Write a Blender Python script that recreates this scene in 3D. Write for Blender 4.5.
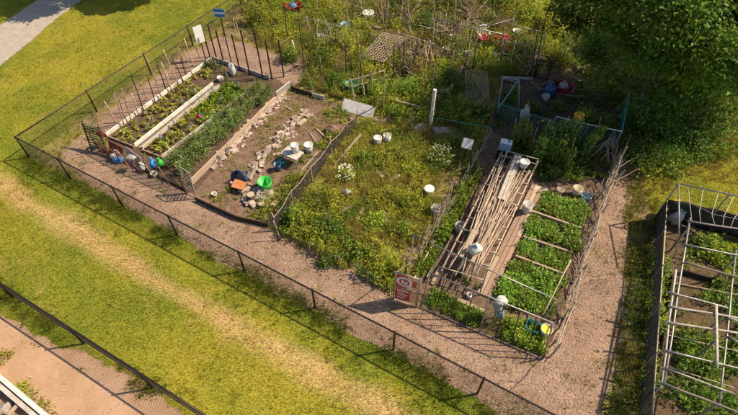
import bpy, math, random
import numpy as np
from mathutils import Vector, Matrix, Euler
random.seed(7); RNG = np.random.default_rng(11)
for o in list(bpy.data.objects): bpy.data.objects.remove(o)
scene = bpy.context.scene
COL = scene.collection

# ------------------------------------------------------------------ camera, sky, sun, exposure
FPX, TH, CAMH = 495.0, math.radians(49.5), 13.0        # focal length in photo pixels, pitch below horizon, height
cam_d = bpy.data.cameras.new('camera'); cam = bpy.data.objects.new('camera', cam_d); COL.objects.link(cam)
cam_d.sensor_width = 36.0; cam_d.lens = 36.0*FPX/738.0; cam_d.clip_start = 0.1; cam_d.clip_end = 2000
cam.location = (0, 0, CAMH); cam.rotation_euler = (math.pi/2-TH, 0, 0)
scene.camera = cam
SUN_EL, SUN_AZ = math.radians(47), math.radians(80)     # azimuth clockwise from +Y
world = bpy.data.worlds.new('World'); scene.world = world; world.use_nodes = True
wn = world.node_tree.nodes; wl = world.node_tree.links
sky = wn.new('ShaderNodeTexSky'); sky.sky_type = 'NISHITA'; sky.sun_disc = False
sky.sun_elevation = SUN_EL; sky.sun_rotation = SUN_AZ; sky.air_density = 1.0; sky.dust_density = 1.5
wn['Background'].inputs['Strength'].default_value = 0.088
wl.new(sky.outputs['Color'], wn['Background'].inputs['Color'])
SUNV = Vector((math.sin(SUN_AZ)*math.cos(SUN_EL), math.cos(SUN_AZ)*math.cos(SUN_EL), math.sin(SUN_EL)))
sun_d = bpy.data.lights.new('sun', 'SUN'); sun_d.energy = 4.8; sun_d.angle = math.radians(0.5); sun_d.color = (1.0, 0.84, 0.61)
sun = bpy.data.objects.new('sun', sun_d); COL.objects.link(sun); sun.location = (30, 10, 30)
sun.rotation_euler = (-SUNV).to_track_quat('-Z', 'Y').to_euler()
vs = scene.view_settings; vs.view_transform = 'Standard'; vs.look = 'None'; vs.exposure = 0.80; vs.gamma = 1.0; vs.use_curve_mapping = False
scene.render.engine = 'CYCLES'

# ------------------------------------------------------------------ pixel <-> ground
CT, ST = math.cos(TH), math.sin(TH)
def P(x, y, z=0.0):
    u = (x-369.0)/FPX; v = (y-207.5)/FPX
    d = Vector((u, CT-v*ST, -ST-v*CT)); t = (z-CAMH)/d.z
    return Vector((u*t, d.y*t, z))
def proj(X, Y, Z):
    zc = Y*CT-(Z-CAMH)*ST; yc = Y*ST+(Z-CAMH)*CT
    return 369.0+FPX*X/zc, 207.5-FPX*yc/zc
def up_h(bx, by, tx, ty):                               # height of an upright from its foot and its top
    b = P(bx, by); u = (tx-369.0)/FPX; v = (ty-207.5)/FPX
    d = Vector((u, CT-v*ST, -ST-v*CT)); t = math.hypot(b.x, b.y)/math.hypot(d.x, d.y)
    return CAMH+t*d.z
def PP(lst, z=0.0): return [P(a, b, z) for a, b in lst]
AX = Vector((math.cos(math.radians(60)), math.sin(math.radians(60)), 0))      # along the beds, away
BX = Vector((math.cos(math.radians(-29.5)), math.sin(math.radians(-29.5)), 0))  # along the front fence
UP = Vector((0, 0, 1))

# ------------------------------------------------------------------ noise in numpy
_LAT = np.random.default_rng(3).random((8, 256, 256))
def vnoise(x, y, s, k=0):
    x = np.asarray(x)/s+57.3; y = np.asarray(y)/s+91.7
    xi = np.floor(x).astype(int); yi = np.floor(y).astype(int); fx = x-xi; fy = y-yi
    fx = fx*fx*(3-2*fx); fy = fy*fy*(3-2*fy); L = _LAT[k % 8]
    a = L[xi % 256, yi % 256]; b = L[(xi+1) % 256, yi % 256]; c = L[xi % 256, (yi+1) % 256]; d = L[(xi+1) % 256, (yi+1) % 256]
    return (a*(1-fx)+b*fx)*(1-fy)+(c*(1-fx)+d*fx)*fy
def fbm(x, y, s, k=0): return (vnoise(x, y, s, k)+.5*vnoise(x, y, s/2.1, k+1)+.25*vnoise(x, y, s/4.3, k+2))/1.75
def inpoly(X, Y, poly):
    r = np.zeros(np.shape(X), bool); n = len(poly)
    for i in range(n):
        x1, y1 = poly[i][0], poly[i][1]; x2, y2 = poly[(i+1) % n][0], poly[(i+1) % n][1]
        if y1 == y2: continue
        c = ((y1 > Y) != (y2 > Y)) & (X < (x2-x1)*(Y-y1)/(y2-y1)+x1)
        r ^= c
    return r
def edist(X, Y, pts, closed=False):
    m = np.full(np.shape(X), 1e9); n = len(pts)
    for i in range(n if closed else n-1):
        ax, ay = pts[i][0], pts[i][1]; bx, by = pts[(i+1) % n][0], pts[(i+1) % n][1]
        dx, dy = bx-ax, by-ay; t = np.clip(((X-ax)*dx+(Y-ay)*dy)/(dx*dx+dy*dy+1e-9), 0, 1)
        m = np.minimum(m, np.hypot(X-ax-t*dx, Y-ay-t*dy))
    return m
def scatter(poly, dens, rng=RNG):                       # random points in a world polygon
    xs = [p[0] for p in poly]; ys = [p[1] for p in poly]
    n = int((max(xs)-min(xs))*(max(ys)-min(ys))*dens)
    X = rng.uniform(min(xs), max(xs), n); Y = rng.uniform(min(ys), max(ys), n)
    k = inpoly(X, Y, poly); return X[k], Y[k]
def inview(X, Y, m=30, Z=0.0):
    a, b = proj(X, Y, Z); return (a > -m) & (a < 738+m) & (b > -m) & (b < 415+m)

# ------------------------------------------------------------------ materials
MATS = {}
def M(name, col=None, rough=.8, var=.3, scale=9.0, bump=.25, metal=0.0, spec=.3, col2=None, stretch=None, bscale=None):
    if name in MATS: return MATS[name]
    m = bpy.data.materials.new(name); m.use_nodes = True; nt = m.node_tree; N = nt.nodes; L = nt.links
    b = N['Principled BSDF']; b.inputs['Roughness'].default_value = rough; b.inputs['Metallic'].default_value = metal
    b.inputs['Specular IOR Level'].default_value = spec
    g = N.new('ShaderNodeNewGeometry'); tn = N.new('ShaderNodeTexNoise'); tn.inputs['Scale'].default_value = scale
    tn.inputs['Detail'].default_value = 6; tn.inputs['Roughness'].default_value = .65
    src = g.outputs['Position']
    if stretch:
        tc = N.new('ShaderNodeTexCoord'); mp = N.new('ShaderNodeMapping'); mp.inputs['Rotation'].default_value = (0, 0, math.radians(-60)); mp.inputs['Scale'].default_value = stretch
        L.new(g.outputs['Position'], mp.inputs['Vector']); src = mp.outputs['Vector']
    L.new(src, tn.inputs['Vector'])
    rp = N.new('ShaderNodeValToRGB'); e = rp.color_ramp.elements
    c = Vector(col); c2 = Vector(col2) if col2 else c*(1+var)
    e[0].position = .3; e[1].position = .7
    e[0].color = (*(c*(1-var)), 1) if not col2 else (*c, 1); e[1].color = (*c2, 1)
    L.new(tn.outputs['Fac'], rp.inputs['Fac'])
    # per-object tint so that copies differ
    oi = N.new('ShaderNodeObjectInfo'); hv = N.new('ShaderNodeHueSaturation'); mr = N.new('ShaderNodeMapRange')
    mr.inputs['To Min'].default_value = 1-var*.6; mr.inputs['To Max'].default_value = 1+var*.45
    L.new(oi.outputs['Random'], mr.inputs['Value']); L.new(mr.outputs['Result'], hv.inputs['Value'])
    L.new(rp.outputs['Color'], hv.inputs['Color']); L.new(hv.outputs['Color'], b.inputs['Base Color'])
    if bump:
        t2 = N.new('ShaderNodeTexNoise'); t2.inputs['Scale'].default_value = bscale or scale*5; t2.inputs['Detail'].default_value = 5
        L.new(src, t2.inputs['Vector'])
        bp = N.new('ShaderNodeBump'); bp.inputs['Strength'].default_value = bump; bp.inputs['Distance'].default_value = .02
        L.new(t2.outputs['Fac'], bp.inputs['Height']); L.new(bp.outputs['Normal'], b.inputs['Normal'])
    MATS[name] = m; return m
def leafmat(name, trans=.35, rough=.55, tint=(1, 1, 1)):
    if name in MATS: return MATS[name]
    m = bpy.data.materials.new(name); m.use_nodes = True; nt = m.node_tree; N = nt.nodes; L = nt.links
    b = N['Principled BSDF']; b.inputs['Roughness'].default_value = rough; b.inputs['Specular IOR Level'].default_value = .25
    at = N.new('ShaderNodeAttribute'); at.attribute_name = 'Col'
    oi = N.new('ShaderNodeObjectInfo'); hv = N.new('ShaderNodeHueSaturation'); mr = N.new('ShaderNodeMapRange'); mh = N.new('ShaderNodeMapRange')
    mr.inputs['To Min'].default_value = .68; mr.inputs['To Max'].default_value = 1.25
    mh.inputs['To Min'].default_value = .475; mh.inputs['To Max'].default_value = .52
    L.new(oi.outputs['Random'], mr.inputs['Value']); L.new(mr.outputs['Result'], hv.inputs['Value'])
    L.new(oi.outputs['Random'], mh.inputs['Value']); L.new(mh.outputs['Result'], hv.inputs['Hue'])
    L.new(at.outputs['Color'], hv.inputs['Color']); L.new(hv.outputs['Color'], b.inputs['Base Color'])
    tr = N.new('ShaderNodeBsdfTranslucent'); L.new(hv.outputs['Color'], tr.inputs['Color'])
    mx = N.new('ShaderNodeMixShader'); mx.inputs[0].default_value = trans
    L.new(b.outputs[0], mx.inputs[1]); L.new(tr.outputs[0], mx.inputs[2]); L.new(mx.outputs[0], N['Material Output'].inputs['Surface'])
    MATS[name] = m; return m
LEAF = leafmat('leaf', .45); PETAL = leafmat('petal', .3, .7)
def attmat(name, fine=.35, fscale=14.0, bump=.6, bs=60.0):  # ground: colour from the sheet's attribute plus fine noise
    m = bpy.data.materials.new(name); m.use_nodes = True; nt = m.node_tree; N = nt.nodes; L = nt.links
    b = N['Principled BSDF']; b.inputs['Roughness'].default_value = .95; b.inputs['Specular IOR Level'].default_value = .1
    at = N.new('ShaderNodeAttribute'); at.attribute_name = 'Col'; g = N.new('ShaderNodeNewGeometry')
    tn = N.new('ShaderNodeTexNoise'); tn.inputs['Scale'].default_value = fscale; tn.inputs['Detail'].default_value = 8; tn.inputs['Roughness'].default_value = .75
    L.new(g.outputs['Position'], tn.inputs['Vector']); mr = N.new('ShaderNodeMapRange')
    mr.inputs['From Min'].default_value = .3; mr.inputs['From Max'].default_value = .7; mr.inputs['To Min'].default_value = 1-fine; mr.inputs['To Max'].default_value = 1+fine
    hv = N.new('ShaderNodeHueSaturation'); L.new(tn.outputs['Fac'], mr.inputs['Value']); L.new(mr.outputs['Result'], hv.inputs['Value'])
    L.new(at.outputs['Color'], hv.inputs['Color']); L.new(hv.outputs['Color'], b.inputs['Base Color'])
    t2 = N.new('ShaderNodeTexNoise'); t2.inputs['Scale'].default_value = bs; t2.inputs['Detail'].default_value = 4; L.new(g.outputs['Position'], t2.inputs['Vector'])
    bp = N.new('ShaderNodeBump'); bp.inputs['Strength'].default_value = bump; bp.inputs['Distance'].default_value = .03
    L.new(t2.outputs['Fac'], bp.inputs['Height']); L.new(bp.outputs['Normal'], b.inputs['Normal'])
    MATS[name] = m; return m
M('black_metal', (.022, .017, .014), .45, .3, 6, .1, .3, .4)
M('steel', (.26, .245, .23), .5, .3, 4, .15, .6, .4)
M('wire', (.06, .05, .045), .5, .2, 5, 0, .3)
M('galv_wire', (.22, .21, .2), .45, .2, 5, 0, .6)
M('white_paint', (.42, .38, .33), .7, .18, 6, .3, 0, .3, col2=(.70, .66, .60))
M('weathered_white', (.28, .24, .20), .8, .2, 5, .4, 0, .2, col2=(.54, .48, .42))
M('timber', (.28, .20, .13), .85, .3, 5, .5, 0, .2, col2=(.47, .37, .27), stretch=(1.5, 18, 18))
M('brown_timber', (.20, .125, .085), .85, .3, 5, .5, 0, .2, col2=(.40, .275, .20), stretch=(1.5, 18, 18))
M('grey_timber', (.16, .13, .105), .9, .3, 5, .5, 0, .2, col2=(.34, .29, .24), stretch=(1.5, 18, 18))
M('dark_timber', (.05, .035, .025), .9, .3, 6, .5, 0, .2)
M('bamboo', (.29, .21, .145), .75, .3, 6, .2, 0, .25, col2=(.52, .40, .30))
M('bark', (.12, .085, .06), .95, .35, 12, .8, 0, .1)
M('branch', (.20, .145, .10), .9, .35, 10, .6, 0, .1, col2=(.44, .34, .26))
M('brick', (.25, .175, .14), .95, .42, 11, .8, 0, .1, col2=(.52, .42, .345))
M('stone', (.30, .26, .23), .95, .3, 10, .8, 0, .1)
M('concrete', (.25, .215, .18), .95, .15, 3, .4, 0, .15, col2=(.35, .30, .255), bscale=90)
M('white_plastic', (.44, .415, .37), .5, .08, 7, .05, 0, .4, col2=(.66, .64, .60))
M('grey_plastic', (.30, .29, .28), .5, .15, 5, .05, 0, .4)
M('cream_plastic', (.58, .50, .33), .5, .1, 5, .05, 0, .4)
M('yellow_plastic', (.62, .43, .02), .45, .12, 5, .05, 0, .4)
M('green_plastic', (.03, .42, .05), .5, .25, 5, .05, 0, .45)
M('dark_green_plastic', (.01, .13, .07), .5, .15, 5, .05, 0, .4)
M('teal_plastic', (.02, .20, .18), .5, .15, 5, .05, 0, .4)
M('blue_plastic', (.01, .045, .12), .4, .2, 5, .05, 0, .5)
M('bright_blue', (.03, .22, .55), .5, .15, 5, .05, 0, .4)
M('pale_blue', (.20, .30, .38), .5, .15, 5, .05, 0, .4)
M('orange_plastic', (.50, .19, .07), .6, .35, 7, .05, 0, .4)
M('red_plastic', (.42, .025, .02), .45, .2, 5, .05, 0, .4)
M('dark_red', (.20, .018, .02), .5, .25, 5, .1, 0, .4)
M('black_plastic', (.012, .012, .013), .5, .2, 5, .05, 0, .4)
M('sack_white', (.50, .48, .45), .8, .12, 8, .5, 0, .2)
M('tarp_grey', (.33, .31, .29), .7, .2, 6, .4, 0, .3)
M('shade_cloth', (.045, .041, .037), .95, .25, 8, .3, 0, .1)
M('sign_red', (.48, .045, .03), .5, .12, 8, .05, 0, .4)
M('sign_cream', (.66, .40, .22), .5, .1, 8, .05, 0, .4)
M('sign_white', (.74, .72, .68), .5, .06, 8, .05, 0, .4)
M('sign_blue', (.02, .16, .48), .5, .1, 8, .05, 0, .4)
M('net_green', (.01, .10, .08), .7, .2, 8, 0, 0, .2)
M('net_red', (.22, .05, .04), .7, .2, 8, 0, 0, .2)
M('string', (.45, .40, .33), .9, .1, 8, 0)
M('soil', (.075, .048, .033), .98, .4, 5, 1.0, 0, .05, col2=(.17, .115, .08), bscale=40)
M('dry_soil', (.095, .06, .04), .98, .25, 4, .9, 0, .05, col2=(.215, .142, .098), bscale=45)

# ------------------------------------------------------------------ mesh builder
class MB:
    def __init__(s): s.v = []; s.f = []
    def add(s, v, f):
        b = len(s.v); s.v += [tuple(x) for x in v]; s.f += [tuple(i+b for i in q) for q in f]; return s
    def tube(s, pts, r, n=6, caps=True):
        pts = [Vector(p) for p in pts]; k = len(pts); rs = r if isinstance(r, (list, tuple)) else [r]*k
        V = []; F = []; ref = None
        for i, p in enumerate(pts):
            t = (pts[min(i+1, k-1)]-pts[max(i-1, 0)]).normalized()
            if ref is None: ref = Vector((0, 0, 1)) if abs(t.z) < .9 else Vector((1, 0, 0))
            a = (ref-t*ref.dot(t)).normalized(); b = t.cross(a); ref = a
            V += [p+(a*math.cos(2*math.pi*j/n)+b*math.sin(2*math.pi*j/n))*rs[i] for j in range(n)]
        for i in range(k-1):
            for j in range(n): F.append((i*n+j, i*n+(j+1) % n, (i+1)*n+(j+1) % n, (i+1)*n+j))
        if caps: F += [tuple(range(n))[::-1], tuple(range((k-1)*n, k*n))]
        return s.add(V, F)
    def box(s, c, size, rot=None):
        x, y, z = [q/2 for q in size]; c = Vector(c)
        V = [Vector((i*x, j*y, k*z)) for k in (-1, 1) for j in (-1, 1) for i in (-1, 1)]
        if rot is not None: V = [rot @ q for q in V]
        return s.add([q+c for q in V], [(0, 2, 3, 1), (4, 5, 7, 6), (0, 1, 5, 4), (2, 6, 7, 3), (0, 4, 6, 2), (1, 3, 7, 5)])
    def beam(s, p, q, w, h, up=UP, bev=.006):               # bar p-q, w wide, h along up, chamfered
        p = Vector(p); q = Vector(q); t = (q-p).normalized(); side = t.cross(Vector(up)).normalized(); u = side.cross(t)
        c = min(bev, w*.25, h*.25); prof = [(-w/2+c, -h/2), (w/2-c, -h/2), (w/2, -h/2+c), (w/2, h/2-c), (w/2-c, h/2), (-w/2+c, h/2), (-w/2, h/2-c), (-w/2, -h/2+c)]
        V = [e+side*a+u*b for e in (p, q) for a, b in prof]
        F = [(j, (j+1) % 8, 8+(j+1) % 8, 8+j) for j in range(8)]+[tuple(range(8))[::-1], tuple(range(8, 16))]
        return s.add(V, F)
    def plate(s, a, b, c, d, th):                           # thick quad
        a, b, c, d = map(Vector, (a, b, c, d)); n = (b-a).cross(d-a).normalized()*th/2
        V = [x-n for x in (a, b, c, d)]+[x+n for x in (a, b, c, d)]
        return s.add(V, [(3, 2, 1, 0), (4, 5, 6, 7), (0, 1, 5, 4), (1, 2, 6, 5), (2, 3, 7, 6), (3, 0, 4, 7)])
    def lathe(s, prof, n=20, mat=None, sx=1, sy=1):
        V = []; F = []; k = len(prof)
        for r, z in prof: V += [Vector((r*math.cos(2*math.pi*j/n)*sx, r*math.sin(2*math.pi*j/n)*sy, z)) for j in range(n)]
        if mat is not None: V = [mat @ q for q in V]
        for i in range(k-1):
            for j in range(n): F.append((i*n+j, i*n+(j+1) % n, (i+1)*n+(j+1) % n, (i+1)*n+j))
        if prof[0][0] > 1e-4: F.append(tuple(range(n))[::-1])
        if prof[-1][0] > 1e-4: F.append(tuple(range((k-1)*n, k*n)))
        return s.add(V, F)
    def torus(s, c, R, r, mat=None, n=24, m=6, a0=0, a1=2*math.pi):
        pts = [Vector((R*math.cos(a0+(a1-a0)*i/n), R*math.sin(a0+(a1-a0)*i/n), 0)) for i in range(n+1)]
        if mat is not None: pts = [mat @ q for q in pts]
        return s.tube([Vector(c)+q for q in pts], r, m)
    def blob(s, c, rx, ry, rz, seed=0, amp=.25, nu=12, nv=8, rot=0):
        rg = random.Random(seed); V = []; F = []; c = Vector(c)
        ph = [rg.uniform(0, 6.28) for _ in range(8)]
        cr, sr = math.cos(rot), math.sin(rot)
        for i in range(nv+1):
            th = math.pi*i/nv
            for j in range(nu):
                a = 2*math.pi*j/nu
                k = 1+amp*(math.sin(2*a+ph[0])*math.sin(th*2+ph[1])*.5+math.sin(3*a+ph[2]+th*2)*.4+rg.uniform(-.35, .35))
                x, y, z = rx*k*math.sin(th)*math.cos(a), ry*k*math.sin(th)*math.sin(a), rz*k*math.cos(th)
                V.append(c+Vector((x*cr-y*sr, x*sr+y*cr, z)))
        for i in range(nv):
            for j in range(nu): F.append((i*nu+j, (i+1)*nu+j, (i+1)*nu+(j+1) % nu, i*nu+(j+1) % nu))
        return s.add(V, F)
    def mesh(s, name, off=(0, 0, 0), smooth=False):
        o = Vector(off); me = bpy.data.meshes.new(name); me.from_pydata([tuple(Vector(q)-o) for q in s.v], [], s.f); me.update()
        if smooth: me.polygons.foreach_set('use_smooth', [True]*len(me.polygons))
        return me
    def build(s, name, mat, parent=None, smooth=False, origin=None):
        root = parent
        while root is not None and root.parent is not None: root = root.parent
        off = root.location.copy() if root is not None else Vector(origin) if origin is not None else Vector((0, 0, 0))
        ob = bpy.data.objects.new(name, s.mesh(name, off, smooth)); ob.data.materials.append(MATS[mat] if isinstance(mat, str) else mat)
        COL.objects.link(ob)
        if parent is not None: ob.parent = parent
        else: ob.location = off
        return ob
def tag(o, label=None, cat=None, group=None, kind=None):
    if label: o['label'] = label
    if cat: o['category'] = cat
    if group: o['group'] = group
    if kind: o['kind'] = kind
    return o
def thing(name, label, cat, loc, group=None):
    o = bpy.data.objects.new(name, None); COL.objects.link(o); o.location = loc; o.empty_display_size = .1
    return tag(o, label, cat, group)
def copy_tree(o, parent=None):
    c = o.copy(); COL.objects.link(c); c.parent = parent
    for ch in o.children: copy_tree(ch, c)
    return c
def place(me, name, loc, rot=(0, 0, 0), scale=1.0, label=None, cat=None, group=None, kind=None, parent=None):
    o = bpy.data.objects.new(name, me); COL.objects.link(o); o.location = loc; o.rotation_euler = rot
    o.scale = (scale,)*3 if not isinstance(scale, (tuple, list)) else scale
    if parent is not None: o.parent = parent; o.location = Vector(loc)-parent.location
    return tag(o, label, cat, group, kind)

# ------------------------------------------------------------------ leaves and grass in numpy
def raw_mesh(name, V, F, C, mat):                          # F (m,k) faces, C per-vertex rgb
    me = bpy.data.meshes.new(name); n, (m, k) = len(V), F.shape
    me.vertices.add(n); me.vertices.foreach_set('co', V.astype(np.float32).ravel())
    me.loops.add(m*k); me.loops.foreach_set('vertex_index', F.astype(np.int32).ravel())
    me.polygons.add(m); me.polygons.foreach_set('loop_start', np.arange(0, m*k, k, dtype=np.int32))
    me.update(calc_edges=True)
    a = me.color_attributes.new('Col', 'FLOAT_COLOR', 'POINT'); a.data.foreach_set('color', np.c_[C, np.ones(n)].astype(np.float32).ravel())
    me.materials.append(mat); return me
def unit(v): return v/(np.linalg.norm(v, axis=1, keepdims=True)+1e-9)
def leaf_arrays(pts, L, W, C, upb=.6, out=None, droop=0.0, rng=RNG):
    n = len(pts); nor = unit(rng.normal(size=(n, 3))+np.array([0, 0, upb*2.0]))
    t = rng.normal(size=(n, 3))
    if out is not None: t = t*.6+out*1.6
    t[:, 2] -= droop
    t = unit(t-nor*(t*nor).sum(1, keepdims=True)); b = np.cross(nor, t)
    L = np.broadcast_to(L, (n,))[:, None]*rng.uniform(.7, 1.3, (n, 1)); W = L*W
    V = np.stack([pts, pts+t*L*.45+b*W*.5+nor*L*.06, pts+t*L-nor*L*.08, pts+t*L*.45-b*W*.5+nor*L*.06], 1).reshape(-1, 3)
    F = np.arange(n*4).reshape(n, 4); return V, F, np.repeat(C, 4, 0)
def vary(col, n, v=.25, rng=RNG):
    k = rng.uniform(1-v, 1+v, (n, 1)); h = rng.uniform(1-v*.35, 1+v*.35, (n, 3)); return np.clip(np.array(col)*k*h, 0, 1)
def join_arr(lst):
    V = []; F = []; C = []; o = 0
    for v, f, c in lst: V.append(v); F.append(f+o); C.append(c); o += len(v)
    return np.concatenate(V), np.concatenate(F), np.concatenate(C)
def blades(X, Y, h, w, C, lean=.5, z0=0.0, rng=RNG):       # one triangle a blade
    n = len(X); h = np.broadcast_to(h, (n,))*rng.uniform(.6, 1.3, n); a = rng.uniform(0, 2*math.pi, n); d = rng.uniform(0, 2*math.pi, n); l = h*rng.uniform(.1, 1, n)*lean
    w = np.broadcast_to(w, (n,))
    bx, by = np.cos(a)*w/2, np.sin(a)*w/2; z = np.full(n, z0)
    V = np.stack([np.c_[X-bx, Y-by, z], np.c_[X+bx, Y+by, z], np.c_[X+np.cos(d)*l, Y+np.sin(d)*l, z+h]], 1).reshape(-1, 3)
    return V, np.arange(n*3).reshape(n, 3), np.repeat(C, 3, 0)
def rawobj(name, arr, mat, label=None, cat=None, kind=None, parent=None, origin=(0, 0, 0), group=None):
    V, F, C = arr; me = raw_mesh(name, V-np.array(origin), F, C, mat); o = bpy.data.objects.new(name, me); COL.objects.link(o)
    if parent is not None: o.parent = parent
    else: o.location = origin
    return tag(o, label, cat, group, kind)

# ================================================================== SETTING: ground, paths, soil
FRONT_BASE = [(-5+35, 158), (74, 177.5), (126, 205), (179, 234.5), (244.6, 271.6), (315, 309), (392, 352), (477, 394), (572, 444)]
F0 = P(30, 158); FDIR = (P(477, 394)-F0).normalized()
def F_at(t): return F0+FDIR*t
CHIP_PATH = [(60, 158), (62, 149), (80, 135), (100, 147), (140, 170), (192, 193), (235, 213), (277, 234), (330, 262), (393, 294), (420, 303), (545, 355), (548, 345), (584, 250), (606, 185), (613, 150), (627, 128), (640, 132), (634, 175), (628, 210), (627, 290), (617, 350), (607, 395), (592, 460), (560, 460), (477, 398), (392, 355), (315, 312), (245, 274), (179, 237), (126, 207), (92, 186)]
SIDE_PATH = [(96, 124), (108, 137), (208, 63), (272, 82), (300, 86), (312, 66), (262, 50), (222, 36), (190, 52), (150, 82), (112, 108)]
PAVED = [(-60, 100), (0, 66), (30, 42), (55, 20), (84, -2), (120, -30), (70, -40), (40, -2), (18, 13), (-10, 32), (-60, 52)]
DIRT = [(-90, 270), (-30, 296), (0, 316), (30, 333), (62, 345), (92, 352), (120, 371), (150, 390), (185, 413), (215, 437), (200, 480), (-90, 480)]
SOIL1 = [(104, 139), (207, 60), (280, 80), (293, 90), (197, 196), (150, 178)]
SOIL2 = [(194, 193), (289, 89), (345, 106), (360, 124), (277, 224), (236, 216)]
SOIL4 = [(402, 292), (474, 150), (484, 138), (512, 138), (612, 168), (546, 359), (440, 322)]
SOIL5 = [(490, 128), (502, 78), (560, 72), (626, 100), (614, 160), (520, 150)]
SOILR = [(660, 205), (735, 213), (830, 225), (800, 450), (648, 428)]
GARDEN = [(30, 158), (126, 205), (245, 272), (392, 352), (477, 394), (560, 445), (640, 415), (655, 250), (640, 140), (760, 60), (800, -60), (330, -60), (243, 0)]
WP = {k: PP(v) for k, v in dict(chip=CHIP_PATH, side=SIDE_PATH, paved=PAVED, dirt=DIRT, s1=SOIL1, s2=SOIL2, s4=SOIL4, s5=SOIL5, sr=SOILR, garden=GARDEN).items()}
DRY = PP([(-60, 150), (0, 185), (174, 291), (388, 412), (440, 445)])
def lawn_color(X, Y):
    X = np.asarray(X, float); Y = np.asarray(Y, float)
    a = fbm(X, Y, 3.2, 0); b = fbm(X, Y, .8, 2); t = np.clip((a*.6+b*.4-.33)*3.0, 0, 1)[..., None]
    c = np.array([.15, .175, .017])*(1-t)+np.array([.265, .235, .026])*t
    d = edist(X, Y, DRY); d = d+(fbm(X, Y, 1.2, 6)-.5)*.35; w = np.clip(1.15-np.abs(d)/(.36+.2*vnoise(X, Y, 1.6, 5)), 0, 1)*np.clip(fbm(X, Y, .35, 1)*.9+.38, 0, 1)*.95
    w = w[..., None]; c = c*(1-w)+np.array([.46, .315, .14])*w
    s = np.clip((fbm(X, Y, .35, 4)-.62)*5, 0, 1)[..., None]*.5; c = c*(1-s)+np.array([.32, .235, .06])*s
    g = np.clip(1-np.abs(edist(X, Y, [F_at(-2), F_at(30)]))/.9, 0, 1)[..., None]*.65    # lusher along the fence
    return c*(1-g)+np.array([.12, .165, .016])*g
def weed_ground(X, Y):
    a = np.clip(fbm(X, Y, 1.1, 3)*2.6-.8, 0, 1)[..., None]
    return np.array([.19, .135, .078])*(1-a)+np.array([.19, .165, .035])*a
def axis(lo, hi, step, far):
    a = np.arange(lo, hi+step/2, step); e = np.array([1, 3, 8, 20, 50, 120, far]); return np.concatenate([lo-e[::-1], a, hi+e])
gx, gy = axis(-24, 24, .12, 400), axis(2, 31, .12, 700)
GX, GY = np.meshgrid(gx, gy); nx, ny = len(gx), len(gy)
Cg = lawn_color(GX, GY); mg = inpoly(GX, GY, WP['garden']); Cw = weed_ground(GX, GY); Cg[mg] = Cw[mg]
idx = np.arange(nx*ny).reshape(ny, nx)
Fg = np.stack([idx[:-1, :-1], idx[:-1, 1:], idx[1:, 1:], idx[1:, :-1]], -1).reshape(-1, 4)
gm = raw_mesh('ground', np.c_[GX.ravel(), GY.ravel(), np.zeros(nx*ny)], Fg, Cg.reshape(-1, 3), attmat('ground_mat'))
ground = bpy.data.objects.new('ground', gm); COL.objects.link(ground); tag(ground, 'yellowish mown lawn and weedy ground under the garden', 'ground', kind='structure')

def ragged(pts, amp, step=.14, seed=0):
    out = []; n = len(pts)
    for i in range(n):
        a, b = pts[i], pts[(i+1) % n]; k = max(1, int((b-a).length/step))
        for j in range(k): out.append(a.lerp(b, j/k))
    X = np.array([p.x for p in out]); Y = np.array([p.y for p in out])
    dx = (fbm(X, Y, .9, seed)-.5)*amp*2+(vnoise(X, Y, .22, seed+2)-.5)*amp; dy = (fbm(X, Y, .9, seed+3)-.5)*amp*2+(vnoise(X, Y, .22, seed+4)-.5)*amp
    return [Vector((x+a, y+b, 0)) for x, y, a, b in zip(X, Y, dx, dy)]
def sheet(name, pts, z, mat, label, amp=.12, seed=0):
    import bmesh
    r = ragged(pts, amp, seed=seed); bm = bmesh.new(); vs_ = [bm.verts.new((p.x, p.y, z)) for p in r]; f = bm.faces.new(vs_)
    if f.normal.z < 0: f.normal_flip()
    bmesh.ops.triangulate(bm, faces=[f]); bm.normal_update()
    for q in bm.faces:
        if q.normal.z < 0: q.normal_flip()
    me = bpy.data.meshes.new(name); bm.to_mesh(me); bm.free(); me.materials.append(MATS[mat])
    o = bpy.data.objects.new(name, me); COL.objects.link(o); return tag(o, label, name.replace('_', ' ').split()[-1], kind='structure'), r
M('chips_base', (.19, .122, .088), .98, .2, 1.1, 1.0, 0, .05, col2=(.37, .255, .185), bscale=55)
M('dirt_base', (.34, .21, .125), .98, .2, 1.3, .7, 0, .05, col2=(.46, .30, .195), bscale=50)
_, R_CHIP = sheet('woodchip_path', WP['chip'], .004, 'chips_base', 'pinkish brown woodchip path between wire fence and garden plots', .13, 0)
_, R_SIDE = sheet('side_path', WP['side'], .004, 'chips_base', 'brown woodchip strip behind the bean stakes of the upper left plot', .12, 1)
_, R_PAVED = sheet('paved_path', WP['paved'], .004, 'concrete', 'pale concrete footpath crossing the lawn in the upper left corner', .05, 2)
_, R_DIRT = sheet('dirt_yard', WP['dirt'], .004, 'dirt_base', 'bare sandy dirt yard behind the lower left wire fence', .16, 3)
for i, (k, mt, lab) in enumerate([('s1', 'soil', 'dark soil under the long white edged vegetable beds'), ('s2', 'dry_soil', 'dry brown soil of the plot with two rows of blocks'),
        ('s4', 'soil', 'dark soil around the bamboo rack and leafy beds'), ('s5', 'soil', 'shaded brown soil behind the green net fence'), ('sr', 'soil', 'dark soil inside the pole framed plot at the right edge')]):
    sheet('plot_soil', WP[k], .008+.0012*i, mt, lab, .10, i)

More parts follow.
